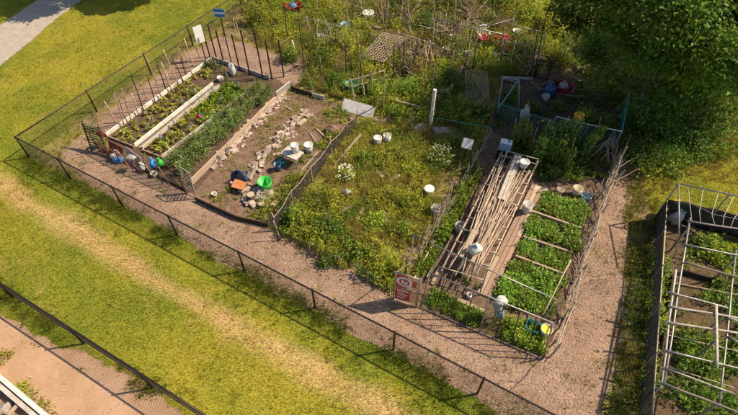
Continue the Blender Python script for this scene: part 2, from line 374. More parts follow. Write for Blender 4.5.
# loose chips on the paths, one object nobody could count
def chips(X, Y, C, z, s0=.018, s1=.05):
    n = len(X); a = RNG.uniform(0, 6.283, n); l = RNG.uniform(s0, s1, n); w = l*RNG.uniform(.25, .6, n); tl = RNG.uniform(-.5, .5, n)
    ca, sa = np.cos(a), np.sin(a); zz = np.full(n, z)+RNG.uniform(.002, .012, n)
    V = np.stack([np.c_[X-ca*l, Y-sa*l, zz-tl*l*.3], np.c_[X+sa*w, Y-ca*w, zz+.003], np.c_[X+ca*l, Y+sa*l, zz+tl*l*.3+.004], np.c_[X-sa*w, Y+ca*w, zz+.006]], 1).reshape(-1, 3)
    return V, np.arange(n*4).reshape(n, 4), np.repeat(C, 4, 0)
CH = []
for k, dens in (('chip', 1000), ('side', 700)):
    X, Y = scatter(WP[k], dens); m = inview(X, Y); X, Y = X[m], Y[m]; n = len(X)
    base = np.where(RNG.random((n, 1)) < .55, np.array([[.305, .20, .138]]), np.where(RNG.random((n, 1)) < .5, np.array([[.42, .30, .215]]), np.array([[.19, .115, .08]])))
    base = base*(.62+.75*fbm(X, Y, 1.6, 5))[:, None]; CH.append(chips(X, Y, np.clip(base*RNG.uniform(.7, 1.3, (n, 1)), 0, 1), .004, .008, .026))
tag(rawobj('wood_chips', join_arr(CH), leafmat('chipmat', 0.0, .95)), 'loose wood chips covering the garden paths', 'wood chips', kind='stuff')
CH = []
for k, dens, cc in (('dirt', 60, (.52, .38, .28)), ('s2', 110, (.34, .24, .17)), ('s1', 150, (.14, .09, .065)), ('s4', 130, (.15, .10, .07)), ('s5', 60, (.15, .10, .07)), ('sr', 60, (.15, .10, .07))):
    X, Y = scatter(WP[k], dens); m = inview(X, Y); X, Y = X[m], Y[m]; CH.append(chips(X, Y, vary(cc, len(X), .4), .009, .012, .035))
tag(rawobj('soil_clods', join_arr(CH), MATS['chipmat']), 'small clods and chips lying on the bare soil', 'soil clods', kind='stuff')

# ------------------------------------------------------------------ lawn grass (real blades)
X = RNG.uniform(-22, 22, 1300000); Y = RNG.uniform(2.5, 29, 1300000)
near = np.clip(1.25-(Y-3)/34, .35, 1); k = (RNG.random(len(X)) < near) & inview(X, Y, 20)
X, Y = X[k], Y[k]
for rp, m in ((R_CHIP, .05), (R_PAVED, .03), (R_DIRT, .05)):
    ins = inpoly(X, Y, rp); k = ~ins | ((edist(X, Y, rp, True) < m) & (RNG.random(len(X)) < .5)); X, Y = X[k], Y[k]
k = ~inpoly(X, Y, WP['garden']); X, Y = X[k], Y[k]
C = lawn_color(X, Y)*RNG.uniform(.85, 1.35, (len(X), 1))*np.array([1.08, 1.05, 1.15])
rawobj('lawn_grass', blades(X, Y, .045+.03*vnoise(X, Y, 1.7, 6), .015, np.clip(C, 0, 1), .8), leafmat('grassblade', .4, .7), 'short yellowish green grass of the mown lawn', 'grass', 'stuff')

# lusher tufts along the fence lines, on the dirt, at path edges and on the strip by the right plot
def tuft_arr(pts_n, h, C0, v=.3, bl=14, rad=.09, w=.018, lean=.9):
    X, Y = pts_n; n = len(X); ii = np.repeat(np.arange(n), bl)
    r = np.abs(RNG.normal(0, rad, n*bl)); a = RNG.uniform(0, 6.283, n*bl)
    hh = np.broadcast_to(h, (n,))[ii]; base = np.broadcast_to(C0, (n, 3))[ii]
    return blades(X[ii]+r*np.cos(a), Y[ii]+r*np.sin(a), hh, w, np.clip(base*RNG.uniform(1-v, 1+v, (n*bl, 1)), 0, 1), lean)
def along(a, b, n, sd, off=0.0):
    t = RNG.random(n); d = (b-a); nrm = Vector((-d.y, d.x, 0)).normalized(); o = RNG.normal(off, sd, n)
    return a.x+d.x*t+nrm.x*o, a.y+d.y*t+nrm.y*o
T = []
X, Y = along(F_at(-.3), F_at(22.5), 1500, .16, -.12); k = fbm(X, Y, .9, 2) > .44; X, Y = X[k], Y[k]
T.append(tuft_arr((X, Y), .07+.08*RNG.random(len(X)), np.array([.16, .205, .02])))
X, Y = along(F_at(0), F_at(22.5), 900, .45, -.35); k = fbm(X, Y, .8, 4) > .5; X, Y = X[k], Y[k]
T.append(tuft_arr((X, Y), .07+.05*RNG.random(len(X)), np.array([.16, .20, .02])))
A = P(-30, 268); B = P(215, 430)
X, Y = along(A, B, 520, .16, -.1); k = fbm(X, Y, .8, 5) > .46; X, Y = X[k], Y[k]
T.append(tuft_arr((X, Y), .08+.08*RNG.random(len(X)), np.array([.18, .21, .02])))
X, Y = scatter(WP['dirt'], 22); k = (fbm(X, Y, 1.0, 1) > .60) & inview(X, Y); X, Y = X[k], Y[k]
T.append(tuft_arr((X, Y), .05+.04*RNG.random(len(X)), np.array([.17, .17, .03]), bl=8))
X, Y = scatter(PP([(636, 140), (660, 190), (655, 250), (648, 330), (640, 430), (596, 440), (608, 370), (620, 300), (624, 220), (628, 170)]), 80)
k = fbm(X, Y, .7, 0) > .43; X, Y = X[k], Y[k]
T.append(tuft_arr((X, Y), .07+.06*RNG.random(len(X)), vary((.22, .22, .03), len(X), .2), bl=16))
X, Y = scatter(WP['chip'], 16); k = (fbm(X, Y, .8, 6) > .615) & inview(X, Y); X, Y = X[k], Y[k]
T.append(tuft_arr((X, Y), .05+.05*RNG.random(len(X)), np.array([.13, .15, .02]), bl=9))
X, Y = scatter(PP([(620, 150), (660, 120), (760, 90), (800, 200), (690, 176), (660, 195), (640, 190)]), 45)
T.append(tuft_arr((X, Y), .09+.08*RNG.random(len(X)), vary((.34, .26, .07), len(X), .25), bl=12))
X = RNG.uniform(-22, 14, 5200); Y = RNG.uniform(3, 28, 5200); k = ~inpoly(X, Y, WP['garden']) & ~inpoly(X, Y, WP['dirt']) & ~inpoly(X, Y, WP['paved']) & (fbm(X, Y, 1.3, 3) > .46) & inview(X, Y); X, Y = X[k], Y[k]
T.append(tuft_arr((X, Y), .045+.05*RNG.random(len(X)), lawn_color(X, Y)*RNG.uniform(.8, 1.3, (len(X), 1))*np.array([.95, 1.05, .9]), bl=16, rad=.07, w=.012))
X, Y = scatter(WP['garden'], 26); k = inview(X, Y)
for q in ('chip', 'side', 's1', 's2', 's4', 's5', 'sr'): k &= ~inpoly(X, Y, WP[q])
X, Y = X[k], Y[k]; T.append(tuft_arr((X, Y), .05+.07*RNG.random(len(X)), vary((.20, .205, .03), len(X), .3), bl=16, rad=.12))
rawobj('grass_tufts', join_arr(T), MATS['grassblade'], 'longer green grass tufts along the fences and path edges', 'grass', 'stuff')

# ================================================================== chain link fences
def chain_link(label, a, b, h, post_ts, name='chain_link_fence', cat='fence', wire='wire', sp=.055, ends=(True, True)):
    d = (b-a); Ln = d.length; d = d/Ln; root = thing(name, label, cat, a)
    for t in post_ts:
        p = a+d*t; m = MB(); m.tube([p+Vector((0, 0, -.05)), p+Vector((0, 0, h-.012))], .03, 8); po = m.build('post', 'black_metal', root, True)
        c = MB(); c.lathe([(.034, h-.03), (.036, h+.0), (.028, h+.03), (.0, h+.042)], 8, Matrix.Translation(p)); c.build('post_cap', 'black_metal', po, True)
    m = MB(); k = int(Ln/1.5); m.tube([a+d*(Ln*i/k)+Vector((0, 0, h-.03-.008*math.sin(i*1.7))) for i in range(k+1)], .024, 8); m.build('top_rail', 'black_metal', root, True)
    m = MB(); w0 = .05; z1 = h-.03; hh = z1-w0; s = sp*1.414; nrm = Vector((-d.y, d.x, 0))*.032
    i = -int(hh/s)-1
    while i*s < Ln:
        for sg in (1, -1):
            x0, x1 = i*s, i*s+hh                           # rising one way, falling the other
            c0, c1 = max(x0, 0), min(x1, Ln)
            if c1-c0 < .03: continue
            za, zb = w0+(c0-x0), w0+(c1-x0)
            if sg < 0: za, zb = z1-(c0-x0), z1-(c1-x0)
            m.tube([a+d*c0+nrm+Vector((0, 0, za)), a+d*c1+nrm+Vector((0, 0, zb))], .0031, 3, False)
        i += 1
    m.build('wire_mesh', wire, root)['kind'] = 'stuff'
    m = MB(); m.tube([a+nrm+Vector((0, 0, .06)), b+nrm+Vector((0, 0, .06))], .003, 4); m.build('tension_wire', wire, root)
    return root
ts = []
for px in FRONT_BASE[:8]:
    p = P(*px); ts.append((p-F0).dot(FDIR))
ts[0] = 0.0; ts.append(ts[-1]+2.75); LEN_F = ts[-1]+1.0
chain_link('long low black chain link fence running diagonally in front of the plots', F0, F_at(LEN_F), 1.07, ts)
S0 = F0; STOP = P(243, 12); SD = (STOP-S0).normalized()
sts = [((P(*q)-S0).dot(SD)) for q in ((93, 110), (147, 73), (190, 45), (243, 12))]
chain_link('black chain link fence beside the lawn, behind the bean stakes at upper left', S0+SD*.06, S0+SD*(sts[-1]+4), 1.07, [t-.06 for t in sts])
L0, L1 = P(-60, 250), P(215, 429)
LD = (L1-L0).normalized(); lts = [((P(*q)-L0).dot(LD)) for q in ((14, 297.5), (84.5, 343.5), (153, 388))]
chain_link('short run of black chain link fence crossing the lower left corner', L0, L1, 1.07, lts)

# ================================================================== builders for garden things
def bucket(px, label, r=.15, h=.36, mat='white_plastic', z=0.01, lid=False, fallen=None, group=None, name='bucket', cat='bucket', taper=.84, handle=True, hmat='galv_wire'):
    loc = Vector(px) if len(px) == 3 else P(px[0], px[1], 0); loc.z = z
    root = thing(name, label, cat, loc, group); T = Matrix.Translation(loc)
    if fallen is not None: T = Matrix.Translation(loc+Vector((0, 0, r))) @ Matrix.Rotation(fallen, 4, 'Z') @ Matrix.Rotation(math.radians(86), 4, 'X') @ Matrix.Translation((0, 0, -h/2))
    rb = r*taper; w = .006
    prof = [(0, 0), (rb, 0), (r, h), (r-w, h), (rb-w, .012), (0, .012)]
    m = MB(); m.lathe(prof, 20, T); body = m.build('body', mat, root, True)
    m = MB()
    for zz, rr in ((h*.98, r), (h*.86, r*.975), (h*.78, r*.965)): m.torus((0, 0, 0), rr+.004, .006, T @ Matrix.Translation((0, 0, zz)), 20, 5)
    m.build('rim', mat, root, True)
    if lid:
        m = MB(); m.lathe([(0, h+.004), (r*.9, h+.004), (r*.93, h+.014), (r+.011, h+.014), (r+.013, h-.02), (r+.009, h-.02), (r+.006, h+.0), (0, h-.004)], 20, T); m.build('lid', mat, root, True)
    if handle:
        m = MB(); ang = random.uniform(0, 6.28); dr = -.15 if not lid else .12
        pts = []
        for i in range(11):
            a = math.pi*i/10; q = Vector((math.cos(a)*(r+.008), -math.sin(a)*(r+.02), h*.9+math.sin(a)*(.03 if lid or fallen is None else -.02)))
            pts.append(T @ (Matrix.Rotation(ang, 4, 'Z') @ q))
        m.tube(pts, .004, 5); m.build('handle', hmat, root, True)
    return root
def board(a, b, w, h, mat, label=None, cat='board', name='board', z=None, group=None, parent=None, tilt=0.0):
    a = Vector(a); b = Vector(b)
    if z is not None: a.z = b.z = z
    m = MB(); up = UP if not tilt else (UP+(b-a).normalized().cross(UP)*math.tan(tilt)).normalized()
    m.beam(a, b, w, h, up); o = m.build(name, mat, parent, origin=a if parent is None else None)
    return tag(o, label, cat, group) if parent is None else o
def pole(a, b, r, mat, label=None, cat='pole', name='pole', group=None, parent=None, wob=.0, n=6, taper=.75):
    a = Vector(a); b = Vector(b); k = 5; pts = []
    for i in range(k):
        q = a.lerp(b, i/(k-1))
        if wob and 0 < i < k-1: q += Vector((random.uniform(-wob, wob), random.uniform(-wob, wob), random.uniform(-wob, wob)*.6))
        pts.append(q)
    m = MB(); m.tube(pts, [r*(1-(1-taper)*i/(k-1)) for i in range(k)], n); o = m.build(name, mat, parent, True, origin=a if parent is None else None)
    return tag(o, label, cat, group) if parent is None else o
def branchy(m, a, b, r, seed=0, side=3, wob=.08):               # crooked branch with side twigs in one mesh
    rg = random.Random(seed); a = Vector(a); b = Vector(b); L = (b-a).length; k = 7; pts = []
    for i in range(k):
        q = a.lerp(b, i/(k-1)); s = wob*L*.5*math.sin(math.pi*i/(k-1))
        pts.append(q+Vector((rg.uniform(-s, s), rg.uniform(-s, s), rg.uniform(-s, s)*.6)))
    m.tube(pts, [r*(1-.65*i/(k-1)) for i in range(k)], 5)
    for j in range(side):
        i = rg.randint(2, k-2); d = ((b-a).normalized()+Vector((rg.uniform(-1, 1), rg.uniform(-1, 1), rg.uniform(-.2, .6)))).normalized()*L*rg.uniform(.15, .35)
        q = pts[i]; e = q+d
        if e.z < .03: e.z = .03
        m.tube([q, q.lerp(e, .5)+Vector((0, 0, rg.uniform(-.03, .05))), e], [r*.5, r*.38, r*.2], 4)
def rack_net(a, b, z0, z1, sp, r, mat, parent, name='net', sag=0.0):  # square net between two feet
    m = MB(); d = b-a; L = d.length; k = max(2, int(L/sp)); q = max(2, int((z1-z0)/sp))
    for i in range(k+1):
        p = a+d*i/k; m.tube([p+UP*z0, p+UP*z1], r, 3, False)
    for j in range(q+1):
        z = z0+(z1-z0)*j/q; m.tube([a+UP*z, a.lerp(b, .5)+UP*(z-sag), b+UP*z], r, 3, False)
    o = m.build(name, mat, parent); o['kind'] = 'stuff'; return o
def sack(c, rx, ry, rz, mat, label, cat='bag', name='plastic_bag', seed=0, knot=True, amp=.3):
    c = Vector(c); base = Vector((c.x, c.y, c.z-rz*.8)); root = thing(name, label, cat, base)
    m = MB(); m.blob(c, rx, ry, rz, seed, amp, 14, 9); m.build('body', mat, root, True)
    if knot:
        m = MB(); m.lathe([(.04, 0), (.018, .05), (.03, .07), (.055, .12), (.0, .12)], 8, Matrix.Translation(c+Vector((0, 0, rz*.85)))); m.build('tied_neck', mat, root, True)
    return root
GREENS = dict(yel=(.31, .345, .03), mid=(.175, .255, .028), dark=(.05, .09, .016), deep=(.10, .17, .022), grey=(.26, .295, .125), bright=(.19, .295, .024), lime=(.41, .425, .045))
def shrub_mesh(rx, ry, h, n, L, col, seed, upb=.5, clumps=14, W=.5, v=.3, low=.12):
    rg = np.random.default_rng(seed); cs = unit(rg.normal(size=(clumps, 3)))*rg.uniform(.35, .85, (clumps, 1)); cs[:, 2] = np.abs(cs[:, 2])*1.0-.08
    ci = rg.integers(0, clumps, n); p = cs[ci]+rg.normal(size=(n, 3))*.2
    p[:, 2] = np.clip(p[:, 2], -.05, 1.2); ck = vary(col, clumps, v, rg)
    pts = np.c_[p[:, 0]*rx, p[:, 1]*ry, np.clip((p[:, 2]*.85+low)*h, .02, None)]
    C = ck[ci]*rg.uniform(.75, 1.3, (n, 1)); return leaf_arrays(pts, L, W, np.clip(C, 0, 1), upb, rng=rg, out=unit(p+1e-6)*.5)
def shrub(px, rx, h, label, col='mid', n=700, L=.1, seed=0, group=None, cat='shrub', name='shrub', ry=None, flowers=None, W=.5, stems=6, clumps=14):
    loc = P(*px) if len(px) == 2 else Vector(px); loc.z = 0; ry = ry or rx; root = thing(name, label, cat, loc, group)
    c = GREENS[col] if isinstance(col, str) else col
    V, F, C = shrub_mesh(rx, ry, h, n, L, c, seed, clumps=clumps, W=W)
    rawobj('foliage', (V+np.array(loc), F, C), LEAF, parent=root, origin=tuple(loc))
    rg = random.Random(seed); m = MB()
    for i in range(stems):
        a = rg.uniform(0, 6.28); e = loc+Vector((math.cos(a)*rx*rg.uniform(.2, .7), math.sin(a)*ry*rg.uniform(.2, .7), h*rg.uniform(.5, .9)))
        m.tube([loc+Vector((math.cos(a)*.03, math.sin(a)*.03, -.03)), loc.lerp(e, .5)+Vector((0, 0, .05)), e], [.016, .011, .004], 5)
    m.build('stems', 'branch', root)
    if flowers:
        fc, nf, fs = flowers; rg2 = np.random.default_rng(seed+5); a = rg2.uniform(0, 6.283, nf); rr = np.sqrt(rg2.random(nf))*.95
        pts = np.c_[loc.x+rx*rr*np.cos(a), loc.y+ry*rr*np.sin(a), h*(1.05-.45*rr**2)*rg2.uniform(.8, 1.1, nf)]
        p4 = np.repeat(pts, 4, 0)+rg2.normal(0, fs*.25, (nf*4, 3))
        rawobj('flowers', leaf_arrays(p4, fs, .9, vary(fc, nf*4, .12, rg2), 1.0, rng=rg2), PETAL, kind='stuff', parent=root, origin=tuple(loc))
    return root
def plant_mesh(name, kind, seed):
    rg = np.random.default_rng(seed)
    if kind == 'seedling':   n = 18; p = np.c_[rg.normal(0, .022, (n, 2)), rg.uniform(.02, .11, n)]; o = unit(np.c_[rg.normal(size=(n, 2)), np.full(n, .35)]); a = leaf_arrays(p, .055, .6, vary((.30, .30, .04), n, .25, rg), .8, o, rng=rg)
    elif kind == 'lettuce':  n = 44; r = rg.uniform(0, .06, n); t = rg.uniform(0, 6.283, n); o = np.c_[np.cos(t), np.sin(t), rg.uniform(.3, 1.6, n)]; p = np.c_[r*np.cos(t), r*np.sin(t), rg.uniform(.01, .05, n)]; a = leaf_arrays(p, .11, .6, vary(GREENS['bright'], n, .25, rg), .4, unit(o), rng=rg)
    elif kind == 'leafy':    n = 120; r = np.sqrt(rg.random(n))*.23; t = rg.uniform(0, 6.283, n); p = np.c_[r*np.cos(t), r*np.sin(t), rg.uniform(.05, .32, n)*(1-1.4*r*r/.06*.3)]; o = np.c_[np.cos(t), np.sin(t), rg.uniform(-.1, .5, n)]; a = leaf_arrays(p, .085, .6, vary((.205, .335, .03), n, .4, rg), .9, unit(o), rng=rg)
    elif kind == 'tomato':   n = 210; z = rg.uniform(.05, .52, n); r = np.sqrt(rg.random(n))*(.27-.20*np.abs(z-.28)); t = rg.uniform(0, 6.283, n); p = np.c_[r*np.cos(t), r*np.sin(t), z]; o = np.c_[np.cos(t), np.sin(t), rg.uniform(-.2, .6, n)]; a = leaf_arrays(p, .06, .42, vary(GREENS['grey'], n, .35, rg), .6, unit(o), rng=rg)
    elif kind == 'bean':     n = 130; z = rg.uniform(.05, 1.35, n); r = np.sqrt(rg.random(n))*(.24-.1*z); t = rg.uniform(0, 6.283, n); p = np.c_[r*np.cos(t), r*np.sin(t), z]; o = np.c_[np.cos(t), np.sin(t), rg.uniform(-.4, .3, n)]; a = leaf_arrays(p, .13, .7, vary(GREENS['mid'], n, .3, rg), .6, unit(o), rng=rg)
    elif kind == 'weed':     n = 34; z = rg.uniform(.03, .42, n); r = .03+.12*rg.random(n)*(1-z); t = rg.uniform(0, 6.283, n); p = np.c_[r*.4*np.cos(t), r*.4*np.sin(t), z]; o = np.c_[np.cos(t), np.sin(t), rg.uniform(0, .9, n)]; a = leaf_arrays(p, .11, .4, vary(GREENS['yel'], n, .3, rg), .6, unit(o), rng=rg)
    elif kind == 'lupin':
        n = 24; z = rg.uniform(.03, .26, n); t = rg.uniform(0, 6.283, n); p = np.c_[.03*np.cos(t), .03*np.sin(t), z]; o = np.c_[np.cos(t), np.sin(t), rg.uniform(.2, .8, n)]; a = leaf_arrays(p, .11, .45, vary(GREENS['mid'], n, .25, rg), .6, unit(o), rng=rg)
        k = 46; z = rg.uniform(.27, .50, k); t = rg.uniform(0, 6.283, k); rr = .05*(1.25-(z-.27)/.23); q = np.c_[rr*.4*np.cos(t), rr*.4*np.sin(t), z]
        a = join_arr([a, leaf_arrays(q, .05, .8, vary((.30, .34, .56), k, .25, rg), .3, unit(np.c_[np.cos(t), np.sin(t), np.full(k, .4)]), rng=rg)])
    if kind in ('tomato', 'bean', 'leafy', 'weed'):              # leaf stalks back to the main stem
        k = len(p); q = np.c_[np.zeros((k, 2)), p[:, 2]*.75]; s = unit(np.c_[-p[:, 1], p[:, 0], np.full(k, .01)])*.006
        sv = np.stack([q-s, q+s, p+s*.6, p-s*.6], 1).reshape(-1, 3); a = join_arr([a, (sv, np.arange(4*k).reshape(k, 4), np.tile(np.array(GREENS['mid'])*.8, (4*k, 1)))])
        zt = p[:, 2].max(); st_ = np.array([[-.01, 0, 0], [.01, 0, 0], [.006, 0, zt], [-.006, 0, zt], [0, -.01, 0], [0, .01, 0], [0, .006, zt], [0, -.006, zt]])
        a = join_arr([a, (st_, np.array([[0, 1, 2, 3], [4, 5, 6, 7]]), np.tile(np.array(GREENS['mid'])*.7, (8, 1)))])
    return raw_mesh(name, *a, LEAF)
PM = {k: [plant_mesh(k, k, 40+i) for i in range(4)] for k in ('seedling', 'lettuce', 'leafy', 'tomato', 'bean', 'weed', 'lupin')}
def plant(kind, name, p, label, cat, group, s=1.0):
    return place(random.choice(PM[kind]), name, (p.x, p.y, .006), (0, 0, random.uniform(0, 6.28)), s*(random.uniform(.62, 1.25) if kind == 'leafy' else random.uniform(.78, 1.22)), label, cat, group)
def weeds(poly, dens, hmin, hmax, cols, L=.09, nl=9, keep=None, thr=.0, nk=1, ns=.9):
    X, Y = scatter(poly, dens); k = inview(X, Y, 20)
    if thr: k &= fbm(X, Y, ns, nk) > thr
    X, Y = X[k], Y[k]; n = len(X); c = np.array([GREENS[q] if isinstance(q, str) else q for q in cols]); sel = np.clip(((fbm(X, Y, .9, nk+3)-.25)*2*len(cols)+RNG.normal(0, .5, n)).astype(int), 0, len(cols)-1)
    H = hmin+(hmax-hmin)*np.clip(fbm(X, Y, .7, nk+1)*1.7-.35, 0, 1)*RNG.uniform(.6, 1.2, n); ii = np.repeat(np.arange(n), nl); z = RNG.random(n*nl)
    lx, ly = RNG.normal(0, .25, n), RNG.normal(0, .25, n)
    pts = np.c_[X[ii]+lx[ii]*z*H[ii]+RNG.normal(0, .03, n*nl), Y[ii]+ly[ii]*z*H[ii]+RNG.normal(0, .03, n*nl), .015+z*H[ii]]
    a = RNG.uniform(0, 6.283, n*nl); o = np.c_[np.cos(a), np.sin(a), RNG.uniform(.1, .9, n*nl)]
    C = np.clip(c[sel][ii]*RNG.uniform(.7, 1.35, (n*nl, 1))*RNG.uniform(.85, 1.15, n)[ii][:, None], 0, 1)
    return leaf_arrays(pts, L, .42, C, .5, unit(o))

# ================================================================== plot 1: long white edged beds (upper left)
bed = thing('raised_bed', 'long raised vegetable bed with white edging boards at upper left', 'raised bed', P(150, 120))
def edge(a, b, w=.05, h=.2, mat='white_paint', z=None, parent=bed, pieces=3):
    a = P(*a); b = P(*b)
    for i in range(pieces):
        p = a.lerp(b, i/pieces); q = a.lerp(b, (i+1)/pieces-.004)
        board(p+Vector((0, 0, h/2-.02+random.uniform(-.008, .008))), q+Vector((0, 0, h/2-.02+random.uniform(-.012, .012))), w, h, mat, name='edging_board', parent=parent)
edge((107, 136.5), (211, 61), .055, .20)
edge((135.5, 147), (213.5, 85), .045, .20); edge((143, 149.5), (220, 87.5), .045, .18, 'weathered_white')
a0, a1 = P(139, 148.2), P(216.5, 86)
for i in range(3): board(a0.lerp(a1, i/3)+UP*.025, a0.lerp(a1, (i+1)/3-.01)+UP*.025, .11, .03, 'grey_timber', name='walking_plank', parent=bed)
edge((163, 158), (247, 94), .05, .17, 'weathered_white'); edge((168, 160), (243, 101), .05, .12, 'timber')
edge((213, 60), (270, 80), .05, .22, 'weathered_white', pieces=2)
edge((109, 138), (135, 148), .05, .14, 'brown_timber', pieces=1); edge((143, 151.5), (163, 159), .05, .14, 'brown_timber', pieces=1)
def strip(a, b, c, d, nu, nv, fn, jit=.25):                       # points in a px quad, a-b near edge, d-c far edge
    A, B, C_, D = P(*a), P(*b), P(*c), P(*d)
    for i in range(nu):
        for j in range(nv):
            u = (i+.5+random.uniform(-jit, jit))/nu; v = (j+.5+random.uniform(-jit, jit))/nv
            fn(A.lerp(B, u).lerp(D.lerp(C_, u), v))
strip((112, 138), (135, 147), (211, 86), (211, 65), 3, 15, lambda p: plant('seedling', 'seedling', p, 'small yellow green seedling in the first white edged bed', 'seedling', 'seedlings in the first bed', 2.5) if random.random() < .85 else None)
strip((146, 150), (162, 156), (222, 113), (205, 102), 3, 11, lambda p: plant('seedling', 'seedling', p, 'yellow green seedling in the near half of the second white edged bed', 'seedling', 'seedlings in the second bed', 2.3))
strip((192, 112), (212, 122), (247, 92), (226, 82), 4, 9, lambda p: plant('lettuce', 'lettuce_plant', p, 'bright green lettuce packed in the far half of the second bed', 'lettuce', 'lettuces in the second bed', 1.2))
strip((168, 166), (184, 180), (279, 92), (256, 88), 2, 15, lambda p: plant('tomato', 'tomato_plant', p, 'bushy grey green tomato plant in the row beside the pale timber edge', 'tomato plant', 'tomato plants in a row', 1.08))
for px in ((148, 131), (155, 125), (163, 143), (172, 137), (176, 128), (187, 118), (192, 131), (200, 103), (203, 122), (214, 95), (217, 69), (228, 80), (240, 90), (238, 76), (247, 74), (196, 96), (184, 107), (222, 103)):
    plant('lupin', 'flowering_plant', P(*px), 'upright plant with pale blue flower spike among the upper left beds', 'flower', 'blue flowering plants', .75)
shrub((213, 67), .38, .5, 'small dark green bush in the far corner of the first bed', 'deep', 260, .09, 3)
rawobj('bed_weeds', join_arr([weeds(PP([(107, 139), (209, 63), (268, 82), (190, 188), (150, 174)]), 26, .03, .10, ['mid', 'yel'], .06, 5, thr=.5)]), LEAF, 'sparse low weeds between the rows of the upper left beds', 'weeds', 'stuff')
bucket((221, 81), 'small white plastic pot standing at the far end of the lettuces', .13, .2, 'white_plastic', handle=False, name='plant_pot', cat='pot')
# stakes of the bean row
for i, (b, t) in enumerate([((118, 125), (104, 101)), ((124, 127), (114, 92)), ((144, 111), (129.5, 71)), ((139, 116), (131, 93)), ((149, 105), (141, 82)), ((162, 99), (146.7, 58.5)), ((167, 92), (156, 60.5)), ((179.5, 85), (163, 49)), ((172, 92), (167, 74)), ((189, 77), (178, 47)), ((184, 82), (172, 57)), ((196, 71), (184, 38)), ((203, 66), (194, 42)), ((131, 122), (121, 88)), ((155, 103), (147, 74)), ((171, 90), (161, 62)), ((192, 75), (184, 50)), ((126, 122), (119, 100)), ((187, 78), (181, 58))]):
    h = min(2.0, max(.8, up_h(*b, *t))); p = P(*b); q = P(*t, h)
    pole(p-UP*.08, q, .026 if i % 3 else .03, 'bamboo' if i % 4 in (0, 3) else 'brown_timber' if i % 4 == 1 else 'dark_timber', 'tall thin stake in the bean row by the left side fence', 'stake', 'garden_stake', 'bean row stakes', wob=.015)
# dark steel posts at the back with thin net
back = thing('net_fence', 'thin wire net on dark steel posts behind the upper left beds', 'fence', P(250, 75))
for b, t in [((224, 63), (219, 30)), ((240, 71), (234, 34)), ((272, 79), (270, 40)), ((217, 60), (211, 24)), ((250, 75), (244, 29)), ((263, 78), (262, 31)), ((284, 77), (279, 40)), ((210, 57), (205, 36))]:
    h = up_h(*b, *t); p = P(*b); m = MB(); m.beam(p-UP*.1, p+UP*h, .05, .05, AX); po = m.build('post', 'black_metal', back)
pts = [P(210, 57), P(231, 66), P(250, 75), P(284, 79)]
for i in range(3): rack_net(pts[i], pts[i+1], .05, 1.25, .16, .0018, 'galv_wire', back, 'wire_net')
# tall posts that carry signs
def signpost(base, top, label, pmat, smat, w, h, face, name='sign', stripes=None, r=.022):
    H = up_h(*base, *top); p = P(*base); root = thing(name, label, 'sign', p)
    m = MB(); m.beam(p-UP*.1, p+UP*H, .04, .04, AX); m.build('post', pmat, root)
    d = Vector((math.cos(face), math.sin(face), 0)); n = Vector((d.y, -d.x, 0)); c = p+UP*(H-h/2)+n*.03
    m = MB(); m.plate(c-d*w/2-UP*h/2, c+d*w/2-UP*h/2, c+d*w/2+UP*h/2, c-d*w/2+UP*h/2, .015); pan = m.build('panel', smat, root)
    if stripes:
        m = MB(); k = c+n*.0105
        for z0, z1 in stripes: m.plate(k-d*w*.48+UP*(z0*h), k+d*w*.48+UP*(z0*h), k+d*w*.48+UP*(z1*h), k-d*w*.48+UP*(z1*h), .004)
        m.build('white_stripe', 'sign_white', pan)
    return root
signpost((231.5, 63), (217, 9), 'small blue and white sign on a tall dark post', 'black_metal', 'sign_blue', .46, .34, -.1, stripes=[(-.12, .12)])
signpost((206, 60), (194.5, 26), 'blank white board held up on a post behind the beds', 'dark_timber', 'sign_white', .40, .80, .7)
sack(P(232, 70, .22), .16, .13, .3, 'sack_white', 'white cloth bundle hanging over the back edging board', 'cloth', 'white_cloth', 4, False)
# leaning stick frame behind
fr = thing('stick_frame', 'small pale stick frame leaning near the blue sign', 'frame', P(232, 45))
for a, b in [((224, 32, .05), (237, 21, .9)), ((237, 40, 0), (233, 18, 1.1)), ((241, 41, 0), (236, 22, .95))]: pole(P(*a), P(*b), .016, 'bamboo', name='stick', parent=fr)

# front: slatted gate panel, low netted fence and odds and ends
g = thing('slatted_gate', 'dark slatted gate panel standing open at the left end of the plot', 'gate', P(92, 151))
A, B = P(92, 151), P(108, 156); TH_ = 1.18
tilt = P(81.5, 121, TH_)-(A+UP*TH_)
top = lambda q: q+UP*TH_+tilt
def lerp2(u, v): return (A.lerp(B, u)).lerp(top(A).lerp(top(B), u), v)
for u in (0, 1): m = MB(); m.beam(lerp2(u, -.05), lerp2(u, 1), .05, .04, AX); m.build('stile', 'dark_timber', g)
for i in range(11):
    v = .06+i*.088; m = MB(); m.beam(lerp2(.02, v), lerp2(.98, v), .022, .05, UP); m.build('slat', ['dark_timber', 'dark_green_plastic', 'grey_timber', 'dark_timber'][i % 4], g)
g2 = thing('lattice_gate', 'narrow grey lattice gate panel at the corner between two plots', 'gate', P(188, 194))
A2, B2 = P(187, 193.5), P(196.5, 199.5); H2 = 1.25; t2 = (P(179, 166.5, H2)-(A2+UP*H2)); t2.z = 0
def l3(u, v): return A2.lerp(B2, u)+UP*H2*v+t2*v
for u in (0, 1): m = MB(); m.beam(l3(u, -.04), l3(u, 1), .04, .035, AX); m.build('stile', 'grey_timber', g2)
for v in (.02, 1): m = MB(); m.beam(l3(.06, v), l3(.94, v), .035, .03, UP); m.build('rail', 'grey_timber', g2)
